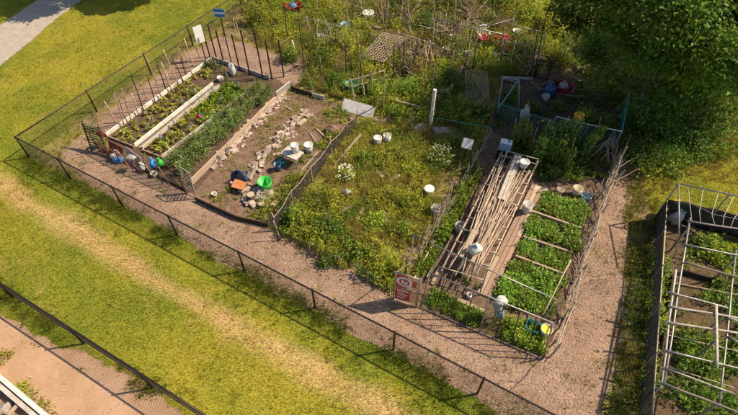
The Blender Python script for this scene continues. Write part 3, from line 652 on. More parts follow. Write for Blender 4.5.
for i in range(-6, 13):
    for sg in (1, -1):
        u0, v0, u1, v1 = 0, i/9, 1, i/9+.42*sg
        if v1 < v0: pass
        pts = [(0, v0), (1, v1)]
        if min(v0, v1) < 0 or max(v0, v1) > 1: continue
        m = MB(); m.beam(l3(*pts[0])+AX*.012*sg, l3(*pts[1])+AX*.012*sg, .008, .028, UP); m.build('lath', 'grey_timber', g2)
lf = thing('low_net_fence', 'low fence of reddish netting across the front of the white edged beds', 'fence', P(108, 156))
fp = [P(100, 152), P(121, 163.5), P(143, 174.5), P(163, 184), P(186, 194)]
for i, p in enumerate(fp):
    m = MB(); m.tube([p-UP*.05, p+UP*(.82 if i else .95)], .022, 6); m.build('post', 'dark_timber', lf)
for i in range(4): rack_net(fp[i], fp[i+1], .03, .66, .07, .0055, 'net_red' if i < 2 else 'shade_cloth', lf, 'netting', .05)
m = MB(); m.tube([p+UP*.6 for p in fp], .012, 5); m.build('rail', 'brown_timber', lf)
m = MB(); m.beam(fp[0]+AX*.12+UP*.06, fp[-1]+AX*.12+UP*.06, .03, .12); m.build('kick_board', 'dark_timber', lf)
sack(P(101, 134, .62), .14, .12, .16, 'net_red', 'bundle of dark red netting by the slatted gate', 'netting', 'net_bundle', 8, False, .5)
sack(P(117, 156, .18), .22, .16, .2, 'sack_white', 'white plastic sack slumped behind the reddish netting', seed=2)
sack(P(119, 160, .10), .2, .12, .13, 'bright_blue', 'small blue bag under the white sack by the netting', seed=9, knot=False)
m = MB(); q = [P(126, 147, .55), P(141, 158, .5), P(142, 170, .02), P(128, 164, .02)]; m.plate(*q, .02); tag(m.build('metal_sheet', 'tarp_grey', origin=q[3]), 'grey sheet leaning against the low netting fence', 'sheet')
sack(P(153, 164, .30), .13, .11, .2, 'bright_blue', 'bright blue bag hung on the low netting fence', seed=5)
sack(P(160, 163, .33), .11, .1, .15, 'green_plastic', 'green bag beside the bright blue bag on the netting', seed=6)
bucket((155, 176), 'small white tub at the foot of the low netting fence', .12, .16, 'white_plastic', handle=False, name='tub', cat='tub')

# ================================================================== plot 2: two rows of blocks
edge_l = thing('timber_edging', 'long pale timber edging between the tomatoes and the rows of blocks', 'edging', P(240, 136))
a, b = P(191.5, 185.5), P(288, 89)
for i in range(3): board(a.lerp(b, i/3)+UP*.13, a.lerp(b, (i+1)/3-.003)+UP*.13, .06, .28, 'timber', name='edging_board', parent=edge_l)
m = MB(); q = [P(277, 98, .05), P(290, 88, .05), P(289.5, 81.5, .55), P(276, 92, .55)]; m.plate(*q, .03); tag(m.build('white_board', 'white_paint', origin=q[0]), 'white board standing at the far end of the pale timber edging', 'board')
bb = thing('back_edging', 'dark low board with pale end behind the rows of blocks', 'edging', P(306, 92))
board(P(291, 88, .1), P(312, 95, .1), .05, .22, 'dark_timber', name='edging_board', parent=bb); board(P(312.4, 95.2, .1), P(324, 98, .1), .05, .24, 'weathered_white', name='edging_board', parent=bb)
ff = thing('front_edging', 'dark low edging boards along the front of the block plot', 'edging', P(215, 207))
for a, b in [((196, 199), (216, 208.5)), ((216.4, 208.7), (237, 218)), ((237.4, 218.2), (268, 225))]: board(P(*a, .1), P(*b, .1), .045, .22, 'dark_timber', name='edging_board', parent=ff)
def brick_mesh(seed):
    rg = random.Random(seed); m = MB(); x, y, z = .125, .085, .048; c = .016; V = []; F = []
    for k, (sx, zz) in enumerate([(.93, -z), (1, -z+c), (1, z-c), (.92, z)]):
        for (i, j) in ((-1, -1), (1, -1), (1, 1), (-1, 1)):
            V.append((i*x*sx+rg.uniform(-.022, .022), j*y*sx+rg.uniform(-.02, .02), zz+rg.uniform(-.012, .012)))
    for k in range(3):
        for j in range(4): F.append((k*4+j, k*4+(j+1) % 4, (k+1)*4+(j+1) % 4, (k+1)*4+j))
    F += [(3, 2, 1, 0), (12, 13, 14, 15)]; m.add(V, F); me = m.mesh('paving_block'); me.materials.append(MATS['brick']); return me
BR = [brick_mesh(i) for i in range(6)]
def block(p, yaw, tilt, roll, label, group, s=1.0, zadd=0):
    me = random.choice(BR); R = Euler((roll, tilt, yaw)).to_matrix(); mz = min((R @ (v.co*s)).z for v in me.vertices)
    return place(me, 'paving_block', (p.x, p.y, .006-mz-.03+zadd), (roll, tilt, yaw), s, label, 'block', group)
def row(px, n, label, group, seed, side=.0, clump=.5):
    rg = random.Random(seed); pts = PP(px); seg = [(pts[i+1]-pts[i]).length for i in range(len(pts)-1)]; tot = sum(seg)
    for i in range(n):
        t = (i+.3+rg.random()*.5)/n*tot; k = 0
        while k < len(seg)-1 and t > seg[k]: t -= seg[k]; k += 1
        d = (pts[k+1]-pts[k]).normalized(); p = pts[k]+d*t; nrm = Vector((-d.y, d.x, 0)); yaw = math.atan2(d.y, d.x)
        lean = rg.uniform(.3, 1.0) if rg.random() < .5 else rg.uniform(-.15, .15)
        block(p+nrm*rg.gauss(0, .06+side), yaw+rg.uniform(-.45, .45), -lean, rg.uniform(-.18, .18), label, group, rg.uniform(.7, 1.1))
        for _ in range(2):
            if rg.random() < .75: block(p+nrm*rg.uniform(-.4, .4)+d*rg.uniform(-.2, .2), rg.uniform(0, 6), rg.uniform(-.3, .3), rg.uniform(-.3, .3), label, group, rg.uniform(.32, .6))
        if rg.random() < clump: block(p+nrm*rg.choice((-1, 1))*rg.uniform(.17, .27), yaw+rg.uniform(-1.2, 1.2), rg.uniform(-.3, .3), rg.uniform(-.2, .2), label, group, rg.uniform(.7, 1.05))
row([(213, 169), (232, 149), (250, 129), (270, 109), (288, 93)], 30, 'pale paving block in the row along the pale timber edging', 'blocks in the row by the edging', 1)
row([(240, 186), (252, 173), (262, 160), (276, 144), (290, 130), (300, 119), (310, 113)], 34, 'pale paving block in the row down the middle of the plot', 'blocks in the middle row', 2, .03, .6)
for i in range(18):
    rg = random.Random(90+i); p = P(rg.uniform(240, 276), rg.uniform(188, 208)); block(p, rg.uniform(0, 6), rg.uniform(-.4, .4), rg.uniform(-.3, .3), 'pale paving block in the loose heap near the green tub', 'blocks in the near heap', rg.uniform(.8, 1.1))
# blue rimmed tub on its side with orange seat
tb = thing('round_tub', 'round dark blue tub tipped on its side beside an orange board', 'tub', P(241, 184))
T = Matrix.Translation(P(241, 184)+Vector((0, 0, .28))) @ Matrix.Rotation(math.radians(-25), 4, 'Z') @ Matrix.Rotation(math.radians(62), 4, 'X')
m = MB(); m.lathe([(0, -.16), (.24, -.16), (.30, .06), (.285, .06), (.225, -.14), (0, -.14)], 24, T); m.build('shell', 'blue_plastic', tb, True)
m = MB(); m.torus((0, 0, 0), .305, .026, T @ Matrix.Translation((0, 0, .06)), 26, 8); m.build('rim', 'blue_plastic', tb, True)
m = MB(); m.lathe([(0, -.132), (.2, -.132), (.215, -.12), (0, -.12)], 20, T); m.build('soil_inside', 'brown_timber', tb)
m = MB(); q = [P(231, 187, .26), P(243, 190, .26), P(247, 182, .30), P(235, 179, .30)]; m.plate(*q, .03)
ot = thing('orange_board', 'flat orange board resting on blocks in front of the blue tub', 'board', P(238, 186)); m.build('top', 'orange_plastic', ot)
for a in ((233, 187), (242, 189.3), (245, 184)): m = MB(); pp = P(*a); m.beam(pp, pp+UP*.25, .12, .09, AX); m.build('support_block', 'brick', ot)
bucket((266, 188), 'bright green plastic tub in the plot with the rows of blocks', .25, .36, 'green_plastic', name='green_tub', cat='tub', taper=.72, handle=False)
cr = thing('wire_basket', 'white plastic lattice basket just in front of the green tub', 'basket', P(266, 197))
cc = P(266, 197); c0 = [cc+BX*sx*.26+AX*sy*.15 for sx, sy in ((-1, -1), (1, -1), (1, 1), (-1, 1))]
for i in range(4):
    a, b = c0[i], c0[(i+1) % 4]; k = 6 if i % 2 == 0 else 4
    for z in (.03, .11, .19): m = MB(); m.beam(a+UP*z, b+UP*z, .014, .02); m.build('rail', 'white_plastic', cr)
    for j in range(k+1): m = MB(); p = a.lerp(b, (j+.02)/(k+.04)); m.beam(p+UP*.0, p+UP*.2, .012, .016, AX); m.build('bar', 'white_plastic', cr)
for j in range(5): m = MB(); a = c0[0].lerp(c0[3], (j+.5)/5); b = c0[1].lerp(c0[2], (j+.5)/5); m.beam(a+UP*.016, b+UP*.016, .02, .012); m.build('floor_bar', 'white_plastic', cr)
for px, lab in (((252, 200), 'brown log stump standing near the white basket'), ((262, 206), 'low cut log round in front of the white basket')):
    p = P(*px); m = MB(); rt = thing('log_stump', lab, 'log', p); hh = .3 if px[0] < 255 else .16
    m.lathe([(.0, -.02), (.16, -.02), (.15, hh*.5), (.145, hh-.01), (.135, hh), (0, hh)], 14, Matrix.Translation(p)); m.build('bark', 'bark', rt, True)
    m = MB(); m.lathe([(.0, hh+.002), (.128, hh+.002), (.12, hh+.008), (0, hh+.008)], 14, Matrix.Translation(p)); m.build('cut_face', 'timber', rt)
bucket((215, 196), 'tiny white pot near the front edging of the block plot', .085, .14, 'white_plastic', handle=False, name='plant_pot', cat='pot')
# small table with tub
tbl = thing('garden_table', 'small pale grey table in the middle of the block plot', 'table', P(293, 160)); tc = P(292, 153, .46)
q = [tc-BX*.36-AX*.24, tc+BX*.36-AX*.24, tc+BX*.36+AX*.24, tc-BX*.36+AX*.24]; m = MB(); m.plate(*q, .03); m.build('table_top', 'weathered_white', tbl)
for x in q: m = MB(); e = x.lerp(tc, .12); m.beam(Vector((e.x, e.y, 0)), e-UP*.016, .035, .035, AX); m.build('leg', 'grey_timber', tbl)
for k in (0, 2): m = MB(); m.beam(q[k].lerp(tc, .12)-UP*.05, q[k+1].lerp(tc, .12)-UP*.05, .02, .05); m.build('apron', 'grey_timber', tbl)
tp = tc+AX*.1+BX*.08; bucket((tp.x, tp.y, .478), 'white bucket standing on the small grey table', .14, .34, 'white_plastic', .478, True)
bucket((309, 152), 'white bucket on the ground right of the small grey table', .16, .37, 'white_plastic', lid=True)
bucket((278, 170), 'dark blue bucket standing under the near side of the grey table', .14, .3, 'blue_plastic')
bucket((283, 165), 'teal bucket next to the dark blue bucket by the table', .11, .24, 'teal_plastic')
m = MB(); m.blob(P(332, 130, .08), .3, .22, .15, 3, .3); tag(m.build('soil_mound', 'dry_soil', smooth=True, origin=P(332, 130)), 'brown mound of earth near the back of the block plot', 'mound')
for i, (a, b) in enumerate([((310, 133), (320, 148)), ((316, 128), (327, 139)), ((300, 172), (318, 152)), ((285, 106), (292, 110))]):
    board(P(*a, .035), P(*b, .035), .07, .035, 'timber' if i % 2 else 'grey_timber', ['short plank lying right of the white bucket', 'short grey plank lying near the earth mound', 'thin plank lying in the grass by the dark mesh fence', 'short plank lying at the far end of the edging row'][i] , 'plank', 'plank')
m = MB(); q = [P(341.5, 110, .02), P(372, 119, .02), P(375.5, 107, .36), P(344, 98, .36)]; m.plate(*q, .025); wp = thing('white_screen', 'long white panel standing behind the earth mound', 'panel', q[0]); m.build('panel', 'white_paint', wp)
for t in (.2, .8): m = MB(); x = q[0].lerp(q[1], t)+AX*.42; m.beam(x-UP*.1, x+UP*.38, .035, .035, AX); m.build('post', 'dark_timber', wp)
# dark mesh fence right of plot 2
mf = thing('mesh_fence', 'dark sagging mesh fence with stick posts right of the block plot', 'fence', P(315, 172)); mp = [P(277, 231), P(292, 207), P(312, 182), P(332, 156), P(347, 138), P(357, 127)]
for i, p in enumerate(mp): pole(p-UP*.08, p+UP*random.uniform(.72, .95)+Vector((random.uniform(-.06, .06), random.uniform(-.06, .06), 0)), .026, 'branch', name='post', parent=mf, wob=.02)
for i in range(5): rack_net(mp[i], mp[i+1], .03, .62, .055, .008, 'shade_cloth', mf, 'mesh', .06)
m = MB(); pts = []
for i in range(5): pts += [mp[i]+UP*.72, mp[i].lerp(mp[i+1], .5)+UP*.62]
m.tube(pts+[mp[5]+UP*.7], .014, 5); m.build('top_pole', 'branch', mf)
board(P(333, 166, .04), P(361, 134, .55), .1, .03, 'timber', 'pale plank leaning along the dark mesh fence', 'plank', 'plank')
board(P(337, 166, .03), P(352, 150, .05), .09, .03, 'grey_timber', 'short grey plank on the ground below the leaning plank', 'plank', 'plank')
rawobj('plot_weeds', join_arr([weeds(PP([(262, 222), (277, 224), (357, 124), (340, 122), (300, 160), (270, 196), (240, 214)]), 130, .05, .3, ['yel', 'mid', 'lime'], .085, 9, thr=.40), weeds(PP([(196, 193), (215, 203), (236, 214), (262, 222), (272, 196), (240, 194), (225, 180)]), 70, .04, .16, ['mid', 'yel'], .07, 7, thr=.47, nk=2),
    weeds(PP([(318, 112), (345, 108), (358, 124), (330, 124)]), 90, .05, .25, ['yel', 'lime', 'mid'], .08, 8, thr=.42, nk=3), weeds(PP([(194, 193), (289, 89), (345, 106), (277, 222)]), 60, .03, .16, ['mid', 'yel'], .06, 7, thr=.46, nk=4)]), LEAF, 'weeds growing along the right side of the block plot', 'weeds', 'stuff')

# ================================================================== plot 3: overgrown plot
P3 = PP([(279, 232), (357, 126), (378, 118), (428, 128), (478, 150), (404, 282), (396, 297), (340, 268)])
rawobj('tall_weeds', join_arr([weeds(P3, 200, .06, .36, ['mid', 'yel', 'lime', 'lime'], .07, 11, thr=.43), weeds(P3, 46, .25, .75, ['mid', 'yel', 'lime', 'lime'], .075, 16, thr=.55, nk=2, ns=.6), weeds(PP([(280, 234), (300, 206), (345, 232), (395, 272), (396, 296), (340, 266)]), 150, .12, .6, ['deep', 'mid', 'yel'], .10, 11, thr=.34, nk=2)]), LEAF, 'dense yellow green weeds filling the overgrown middle plot', 'weeds', 'stuff')
X, Y = scatter(P3, 70); k = fbm(X, Y, .8, 3) > .46
rawobj('dry_grass', tuft_arr((X[k], Y[k]), .16+.22*RNG.random(k.sum()), vary((.44, .39, .09), k.sum(), .3), bl=18, rad=.10, w=.014), MATS['grassblade'], 'long pale dry grass among the weeds of the middle plot', 'grass', 'stuff')
for i, (px, rx, h, col, lab) in enumerate([
    ((300, 222), .55, .75, 'mid', 'bushy green weed at the left front corner of the overgrown plot'), ((326, 232), .6, .8, 'deep', 'dark green bush in the front row of the overgrown plot'),
    ((318, 205), .5, .6, 'mid', 'leafy bush just right of the dark mesh fence'), ((355, 252), .55, .6, 'mid', 'rounded weed bush left of the red sign along the front'),
    ((384, 262), .5, .55, 'yel', 'yellow green bush directly left of the red sign'), ((345, 178), .4, .5, 'yel', 'weed bush with white blossom in the middle of the plot'),
    ((372, 225), .5, .45, 'yel', 'low yellow green bush in the centre of the overgrown plot'), ((402, 232), .45, .5, 'mid', 'green bush leaning on the brush fence'),
    ((440, 164), .55, .75, 'mid', 'bush with white blossom beside the brush fence'), ((412, 172), .4, .45, 'yel', 'low bush behind the two stacked white buckets'),
    ((365, 160), .45, .5, 'mid', 'green bush left of the pair of white buckets'), ((456, 148), .45, .6, 'deep', 'dark green bush below the square white board'), ((330, 262), .4, .4, 'deep', 'low dark bush touching the front path'),
    ((283, 215), .35, .5, 'deep', 'dark bush growing through the near end of the mesh fence')]):
    shrub(px, rx, h, lab, col, int(900*rx/.5), .085, 20+i, 'weed bushes in the middle plot' if 0 else None, flowers=((.75, .74, .62), 60, .035) if 'blossom' in lab else None)
bucket((377.5, 145), 'left one of two white buckets side by side at the back of the weeds', .15, .37, lid=True); bucket((387, 142.5), 'right one of two white buckets side by side at the back of the weeds', .15, .38)
board(P(395, 157, .05), P(424, 146, .12), .1, .04, 'timber', 'pale plank lying in the weeds right of the two buckets', 'plank', 'plank')
for a, b, lab in [((377, 170), (383, 177), 'short weathered board lying in the middle of the weeds'), ((391, 180), (400, 175), 'small pale board right of the short weathered one'), ((340, 213), (352, 205), 'thin plank in the weeds below the tipped grey pot'), ((357, 219), (363, 208), 'narrow stick of timber standing out of the dry grass')]:
    board(P(*a, .10), P(*b, .12), .12, .035, 'weathered_white' if 'board' in lab else 'timber', lab, 'plank', 'plank')
m = MB(); m.blob(P(381, 217, .06), .34, .26, .05, 6, .2); tag(m.build('flat_stone', 'stone', smooth=True, origin=P(381, 217)), 'flat grey stone lying among the dry grass', 'stone')
bucket((348, 196), 'grey pot tipped over among the weeds', .14, .3, 'grey_plastic', .02, fallen=.6, name='plant_pot', cat='pot', handle=False)
st = thing('stool', 'white round topped stool beside the brush fence', 'stool', P(428, 197)); sp = P(428, 197)
for i in range(3): a = i*2.1; m = MB(); m.tube([sp+Vector((math.cos(a)*.16, math.sin(a)*.16, -.02)), sp+Vector((math.cos(a)*.09, math.sin(a)*.09, .4))], .016, 6); m.build('leg', 'white_plastic', st)
m = MB(); m.lathe([(0, .395), (.15, .395), (.185, .42), (.185, .445), (.15, .455), (0, .455)], 20, Matrix.Translation(sp)); m.build('seat', 'white_plastic', st, True)
bucket((435, 214), 'dull grey bucket against the brush fence', .17, .34, 'grey_plastic')
m = MB(); m.blob(P(420, 128, .06), .35, .2, .12, 2, .35); tag(m.build('rubble_stone', 'stone', smooth=True, origin=P(420, 128)), 'grey stone left of the tall white post', 'stone')
m = MB(); m.blob(P(440, 131, .06), .4, .22, .14, 5, .35); tag(m.build('rubble_stone', 'stone', smooth=True, origin=P(440, 131)), 'grey stone right of the tall white post', 'stone')
wpst = thing('white_post', 'tall white painted post with rusty foot at the back of the weeds', 'post', P(430, 130)); pb = P(430, 130); hh = up_h(430, 130, 429, 89)
m = MB(); m.beam(pb+UP*.42, pb+UP*hh, .11, .11, AX); m.build('shaft', 'white_paint', wpst); m = MB(); m.beam(pb-UP*.1, pb+UP*.417, .115, .115, AX); m.build('rusty_foot', 'brown_timber', wpst)
sb = thing('white_board_stand', 'small square white board propped above the brush fence', 'board', P(470, 158)); q = [P(461, 147, .75), P(471, 150, .75), P(474, 140, 1.0), P(464, 137.5, 1.0)]
m = MB(); m.plate(*q, .02); m.build('panel', 'white_paint', sb); m = MB(); e = (q[0]+q[2])/2; m.beam(Vector((e.x, e.y, -.1)), e-UP*.02, .05, .05, AX); m.build('post', 'dark_timber', sb)
# front wire of plot 3
wf = thing('wire_fence', 'thin sagging wire on sticks along the front of the overgrown plot', 'fence', P(281, 240)); wp_ = [P(281, 240), P(310, 254), P(340, 268), P(368, 283), P(393, 299)]
for i, p in enumerate(wp_): pole(p-UP*.06, p+UP*(.95 if i == 0 else .6)+Vector((-.12 if i == 0 else 0, .05, 0)), .017, 'grey_timber' if i else 'bamboo', name='post', parent=wf, wob=.02)
for z in (.3, .55): m = MB(); m.tube([p+UP*z for p in wp_], .003, 4); m.build('wire', 'galv_wire', wf)
# brush fence between plots 3 and 4
bf = thing('brush_fence', 'rough brush fence of leaning branches left of the narrow greens bed', 'fence', P(440, 220)); rg = random.Random(5); fa, fb = P(403, 281), P(482, 152)
for i in range(46):
    t = rg.random(); p = fa.lerp(fb, t)+BX*rg.gauss(0, .07); d = AX*rg.uniform(.3, 1.1)*rg.choice((1, 1, -1))+UP*rg.uniform(.45, .95)+BX*rg.gauss(0, .1)
    m = MB(); branchy(m, p-UP*.04, p+d, rg.uniform(.014, .026), i, 2); m.build('branch', 'branch', bf)
for i, t in enumerate((0.02, .3, .55, .8)): p = fa.lerp(fb, t); pole(p-UP*.1, p+UP*1.05, .026, 'dark_timber', name='post', parent=bf, wob=.02)

# ================================================================== plot 4: bamboo rack, beds, planks
sg = thing('red_sign', 'red and white double panel sign in a pipe frame at the plot corner', 'sign', P(393, 299))
SA, SB = P(393.5, 299), P(416.5, 306.5); HS = 1.5; sd = (SB-SA).normalized(); sn = Vector((sd.y, -sd.x, 0)); SW = (SB-SA).length
for p in (SA, SB): m = MB(); m.tube([p-UP*.1, p+UP*HS], .022, 7); m.build('frame_post', 'steel', sg, True)
for z in (.10, .76, HS-.03): m = MB(); m.tube([SA+UP*z, SB+UP*z], .018, 7); m.build('frame_rail', 'steel', sg, True)
def sp_(u, z, o=0.0): return SA+sd*(SW*u)+UP*z+sn*(.012+o)
def srect(u0, u1, z0, z1, th, o): m = MB(); m.plate(sp_(u0, z0, o), sp_(u1, z0, o), sp_(u1, z1, o), sp_(u0, z1, o), th); return m
up_ = srect(.05, .95, .80, 1.43, .012, 0).build('upper_panel', 'sign_cream', sg); lo_ = srect(.05, .95, .14, .72, .012, 0).build('lower_panel', 'sign_red', sg)
srect(.055, .52, .805, 1.425, .004, .0085).build('red_field', 'sign_red', up_)
def disc(u, z, r, th, o, mat, par, name, a0=0, a1=2*math.pi, r0=0.0, sq=1.0):
    n = 20; V = []; F = []
    for i in range(n+1):
        a = a0+(a1-a0)*i/n
        for rr in (r0, r): V += [sp_(u, z, o)+sd*rr*math.cos(a)+UP*rr*math.sin(a)*sq, sp_(u, z, o+th)+sd*rr*math.cos(a)+UP*rr*math.sin(a)*sq]
    for i in range(n):
        b = i*4; c = b+4; F += [(b+1, b+3, c+3, c+1), (b+2, b, c, c+2), (b+3, b+2, c+2, c+3), (b, b+1, c+1, c)]
    m = MB(); m.add(V, F); return m.build(name, mat, par)
disc(.40, 1.13, .23, .004, .011, 'sign_white', up_, 'white_ring', r0=.165); disc(.40, 1.13, .155, .004, .011, 'sign_red', up_, 'red_disc')
for u0, u1, z0, z1 in [(.28, .36, 1.05, 1.22), (.36, .52, 1.05, 1.11), (.46, .52, 1.11, 1.2)]: srect(u0, u1, z0, z1, .004, .0165).build('white_mark', 'sign_white', up_)
disc(.84, 1.14, .15, .004, .009, 'sign_red', up_, 'red_spot', math.radians(60), math.radians(290))
for u0, u1, z0, z1 in [(.56, .66, 1.0, 1.28), (.60, .70, .86, .92)]: srect(u0, u1, z0, z1, .004, .0085).build('white_patch', 'sign_white', up_)
for i, (u0, u1, z) in enumerate([(.12, .62, .63), (.12, .46, .54), (.18, .58, .43), (.12, .52, .33), (.16, .44, .23)]): srect(u0, u1, z, z+.045, .004, .0085).build('white_line', 'sign_white' if i % 2 == 0 else 'sign_cream', lo_)
srect(.68, .93, .16, .70, .004, .0085).build('cream_block', 'sign_cream', lo_)
pole(SA+UP*1.4, P(411, 262, 1.0), .016, 'steel', name='brace', parent=sg)
# pipe fence along the front of plot 4
pf = thing('pipe_fence', 'grey pipe fence with thin uprights along the front of the leafy plot', 'fence', P(480, 336)); CA, CB = P(420, 308), P(543, 360)
HT = 1.5; TA, TB = P(430, 273, HT), P(553, 323, HT)
m = MB(); m.tube([TA, TB], .022, 7); m.build('top_rail', 'steel', pf, True); m = MB(); m.tube([CA+UP*.05, CB+UP*.05], .016, 6); m.build('bottom_rail', 'grey_timber', pf, True)
for i in range(9):
    a = CA.lerp(CB, i/8); b = TA.lerp(TB, i/8); m = MB(); m.tube([a-UP*.05, b], .014 if i % 4 else .022, 6); m.build('upright', 'black_metal' if i % 4 else 'steel', pf, True)
RA, RB = P(412, 234, 1.45), P(557, 300, 1.45)
bar = thing('cross_pole', 'long grey pole held on posts across the leafy plot', 'pole', Vector((RA.x, RA.y, 0))); m = MB(); m.tube([RA, RA.lerp(RB, .5)-UP*.04, RB], .02, 7); m.build('bar', 'steel', bar, True)
for t in (.01, .55, .99): p = RA.lerp(RB, t); m = MB(); m.tube([Vector((p.x, p.y, -.1)), p-UP*.02], .02, 7); m.build('post', 'grey_timber', bar, True)
# narrow greens bed on the left
gb = thing('greens_bed_edging', 'low pale boards edging the narrow greens bed', 'edging', P(430, 270))
for a, b in [((412, 283), (440, 232)), ((441, 231), (470, 182)), ((427, 278), (452, 236))]: board(P(*a, .06), P(*b, .06), .05, .15, 'timber', name='edging_board', parent=gb)
rawobj('salad_greens', weeds(PP([(411, 279), (428, 272), (449, 236), (482, 172), (476, 160), (452, 200)]), 330, .06, .3, ['bright', 'mid', 'bright'], .11, 9), LEAF, 'dense bright green salad leaves in the narrow bed', 'vegetables', 'stuff')
# rack
rk = thing('bamboo_rack', 'low pole rack like a ladder carrying the heap of bamboo canes', 'rack', P(470, 262)); q = [P(441, 271, .55), P(481, 283, .55), P(538, 161, .55), P(502, 152, .55)]
RZ = .55
for a, b in ((q[0], q[3]), (q[0].lerp(q[1], .36), q[3].lerp(q[2], .36)), (q[1], q[2])): pole(a, b, .028, 'bamboo', name='side_rail', parent=rk, wob=.015, taper=.9)
for i in range(11): t = (i+.2)/10.6; pole(q[0].lerp(q[3], t)-BX*.05+UP*.04, q[1].lerp(q[2], t)+BX*.05+UP*.04, .018, 'bamboo', name='rung', parent=rk, wob=.012, taper=.9)
for t in (.03, .35, .67, .97):
    for a, b in ((q[0], q[3]), (q[1], q[2])): p = a.lerp(b, t); m = MB(); m.tube([Vector((p.x, p.y, -.08)), p-UP*.02], .028, 6); m.build('leg', 'grey_timber', rk)
tr_ = [P(507, 151, 1.25), P(538, 159, 1.25)]; m = MB(); m.tube(tr_, .016, 6); m.build('end_rail', 'steel', rk, True)
for p in tr_: m = MB(); m.tube([Vector((p.x, p.y, -.1)), p], .018, 6); m.build('end_post', 'steel', rk, True)
rg = random.Random(12); rdir = (q[3]-q[0]).normalized(); RL = (q[3]-q[0]).length
for i in range(58):
    u = rg.betavariate(1.5, 1.3)*.94+.03; L = rg.uniform(1.7, 3.6); t0 = rg.uniform(-.03, max(.0, 1-L/RL)); lay = i//20
    a = q[0].lerp(q[1], u)+rdir*(RL*t0); a.z = RZ+.07+lay*.034+rg.uniform(0, .012); yaw = rg.gauss(0, .085)
    d = (Matrix.Rotation(yaw, 3, 'Z') @ rdir)*L; d.z = rg.uniform(-.02, .09)
    lay_l = i % 3
    pole(a, a+d, rg.uniform(.013, .022), 'bamboo', 'dry pale bamboo cane lying in the heap on the rack', 'bamboo cane', 'bamboo_cane', 'bamboo canes on the rack', wob=.012, taper=.7)
for i in range(2):
    a = q[3].lerp(q[2], .42+.1*i)+rdir*-.2; a.z = RZ+.20; board(a, a-rdir*2.3+BX*.1, .11, .04, 'weathered_white', ['pale plank on top of the canes at the far end', 'second pale plank beside the first one on the canes'][i], 'plank', 'plank')
for i, (a, b) in enumerate([((461, 257), (474, 230)), ((472, 262), (494, 222))]):
    p = P(*a, RZ+.18); board(p, P(*b, RZ+.2), .12, .035, 'timber', ['wide pale slat on the near left of the canes', 'wide pale slat on the near right of the canes'][i], 'plank', 'plank')
sack(P(475, 249, RZ+.33), .2, .18, .17, 'sack_white', 'white plastic bag lying on the near end of the canes', seed=14)
bucket((459, 232), 'grey bucket in the gap left of the bamboo canes', .17, .36, 'grey_plastic')
rb_ = P(518.5, 181); bucket((rb_.x, rb_.y, RZ+.2), 'white lidded bucket sitting on the far end of the canes', .16, .22, 'white_plastic', RZ+.2, True)
# brown planks
pk = thing('plank_walk', 'long brown plank walk between the bamboo rack and leafy beds', 'boardwalk', P(505, 258)); a0, a1 = P(484, 296), P(538, 186); w = BX
for k in range(3):
    cuts = [0, .3+.1*k, .68+.05*k, 1]
    for i in range(3): board(a0.lerp(a1, cuts[i])+BX*(.15*k-.15)+UP*(.05+.012*((i+k) % 2)), a0.lerp(a1, cuts[i+1]-.004)+BX*(.15*k-.15)+UP*(.05+.01*((i+k+1) % 2)), .138, .04, 'brown_timber' if (i+k) % 3 else 'timber', name='plank', parent=pk)
for t in (.1, .5, .9): p = a0.lerp(a1, t); m = MB(); m.beam(p-BX*.24+UP*.012, p+BX*.24+UP*.012, .08, .036); m.build('sleeper', 'grey_timber', pk)
pz = a0.lerp(a1, .72); bucket((pz.x, pz.y, .088), 'open white bucket standing on the brown plank walk', .16, .38, 'white_plastic', .088)
# four leafy beds, herbs in front
BEDS = [((533, 211), (582, 227), (590, 209), (541, 192), 'far leafy bed nearest the cream bucket'), ((525, 234), (574, 250), (580, 234), (531, 217), 'second leafy bed from the cream bucket'), ((517, 255), (563, 272), (570, 258), (522, 242), 'third leafy bed from the cream bucket'), ((501, 298), (549, 319), (559, 281), (513, 264), 'big near leafy bed behind the pipe fence')]
for i, (a, b, c, d, lab) in enumerate(BEDS):
    k = (5, 4) if i < 3 else (6, 6)
    strip(a, b, c, d, k[0], k[1], lambda p: plant('leafy', 'leafy_plant', p, 'green broad leaved vegetable plant in the '+lab, 'vegetable', 'plants in the '+lab, (.9, .88, .7, 1.0)[i]*1.0), .3)
    if i in (1, 2):
        A, B = P(d[0], d[1]-3), P(c[0], c[1]-3); dv = thing('bed_divider', 'pale plank divider on the far side of the '+lab, 'divider', A); board(A+UP*.085, B+UP*.085, .07, .19, 'timber', name='divider_board', parent=dv)
A, B = P(514.5, 258.5), P(561, 276); dv = thing('bed_divider', 'pale plank divider on the far side of the big near leafy bed', 'divider', A); board(A+UP*.085, B+UP*.085, .07, .19, 'timber', name='divider_board', parent=dv)
rawobj('herb_patch', join_arr([weeds(PP([(424, 305), (432, 288), (486, 313), (545, 335), (543, 356), (480, 330)]), 220, .06, .34, ['deep', 'mid', 'mid'], .08, 9, thr=.36), weeds(PP([(498, 330), (506, 318), (548, 330), (543, 356)]), 160, .08, .38, ['mid', 'yel'], .10, 9)]), LEAF, 'herbs and grass growing just behind the pipe fence', 'herbs', 'stuff')
X, Y = scatter(PP([(424, 306), (432, 290), (486, 315), (545, 337), (543, 358), (480, 332)]), 45); rawobj('fence_grass', tuft_arr((X, Y), .2+.15*RNG.random(len(X)), vary((.16, .19, .025), len(X), .25), bl=16), MATS['grassblade'], 'long grass along the foot of the pipe fence', 'grass', 'stuff')
rawobj('rack_weeds', weeds(PP([(440, 300), (446, 268), (490, 290), (484, 312)]), 60, .05, .25, ['mid', 'deep'], .09, 8, thr=.45), LEAF, 'a few green weeds in the soil below the cane rack', 'weeds', 'stuff')
board(P(438, 291, .05), P(486, 312, .05), .12, .05, 'timber', 'pale board on the soil behind the pipe fence', 'plank', 'plank')
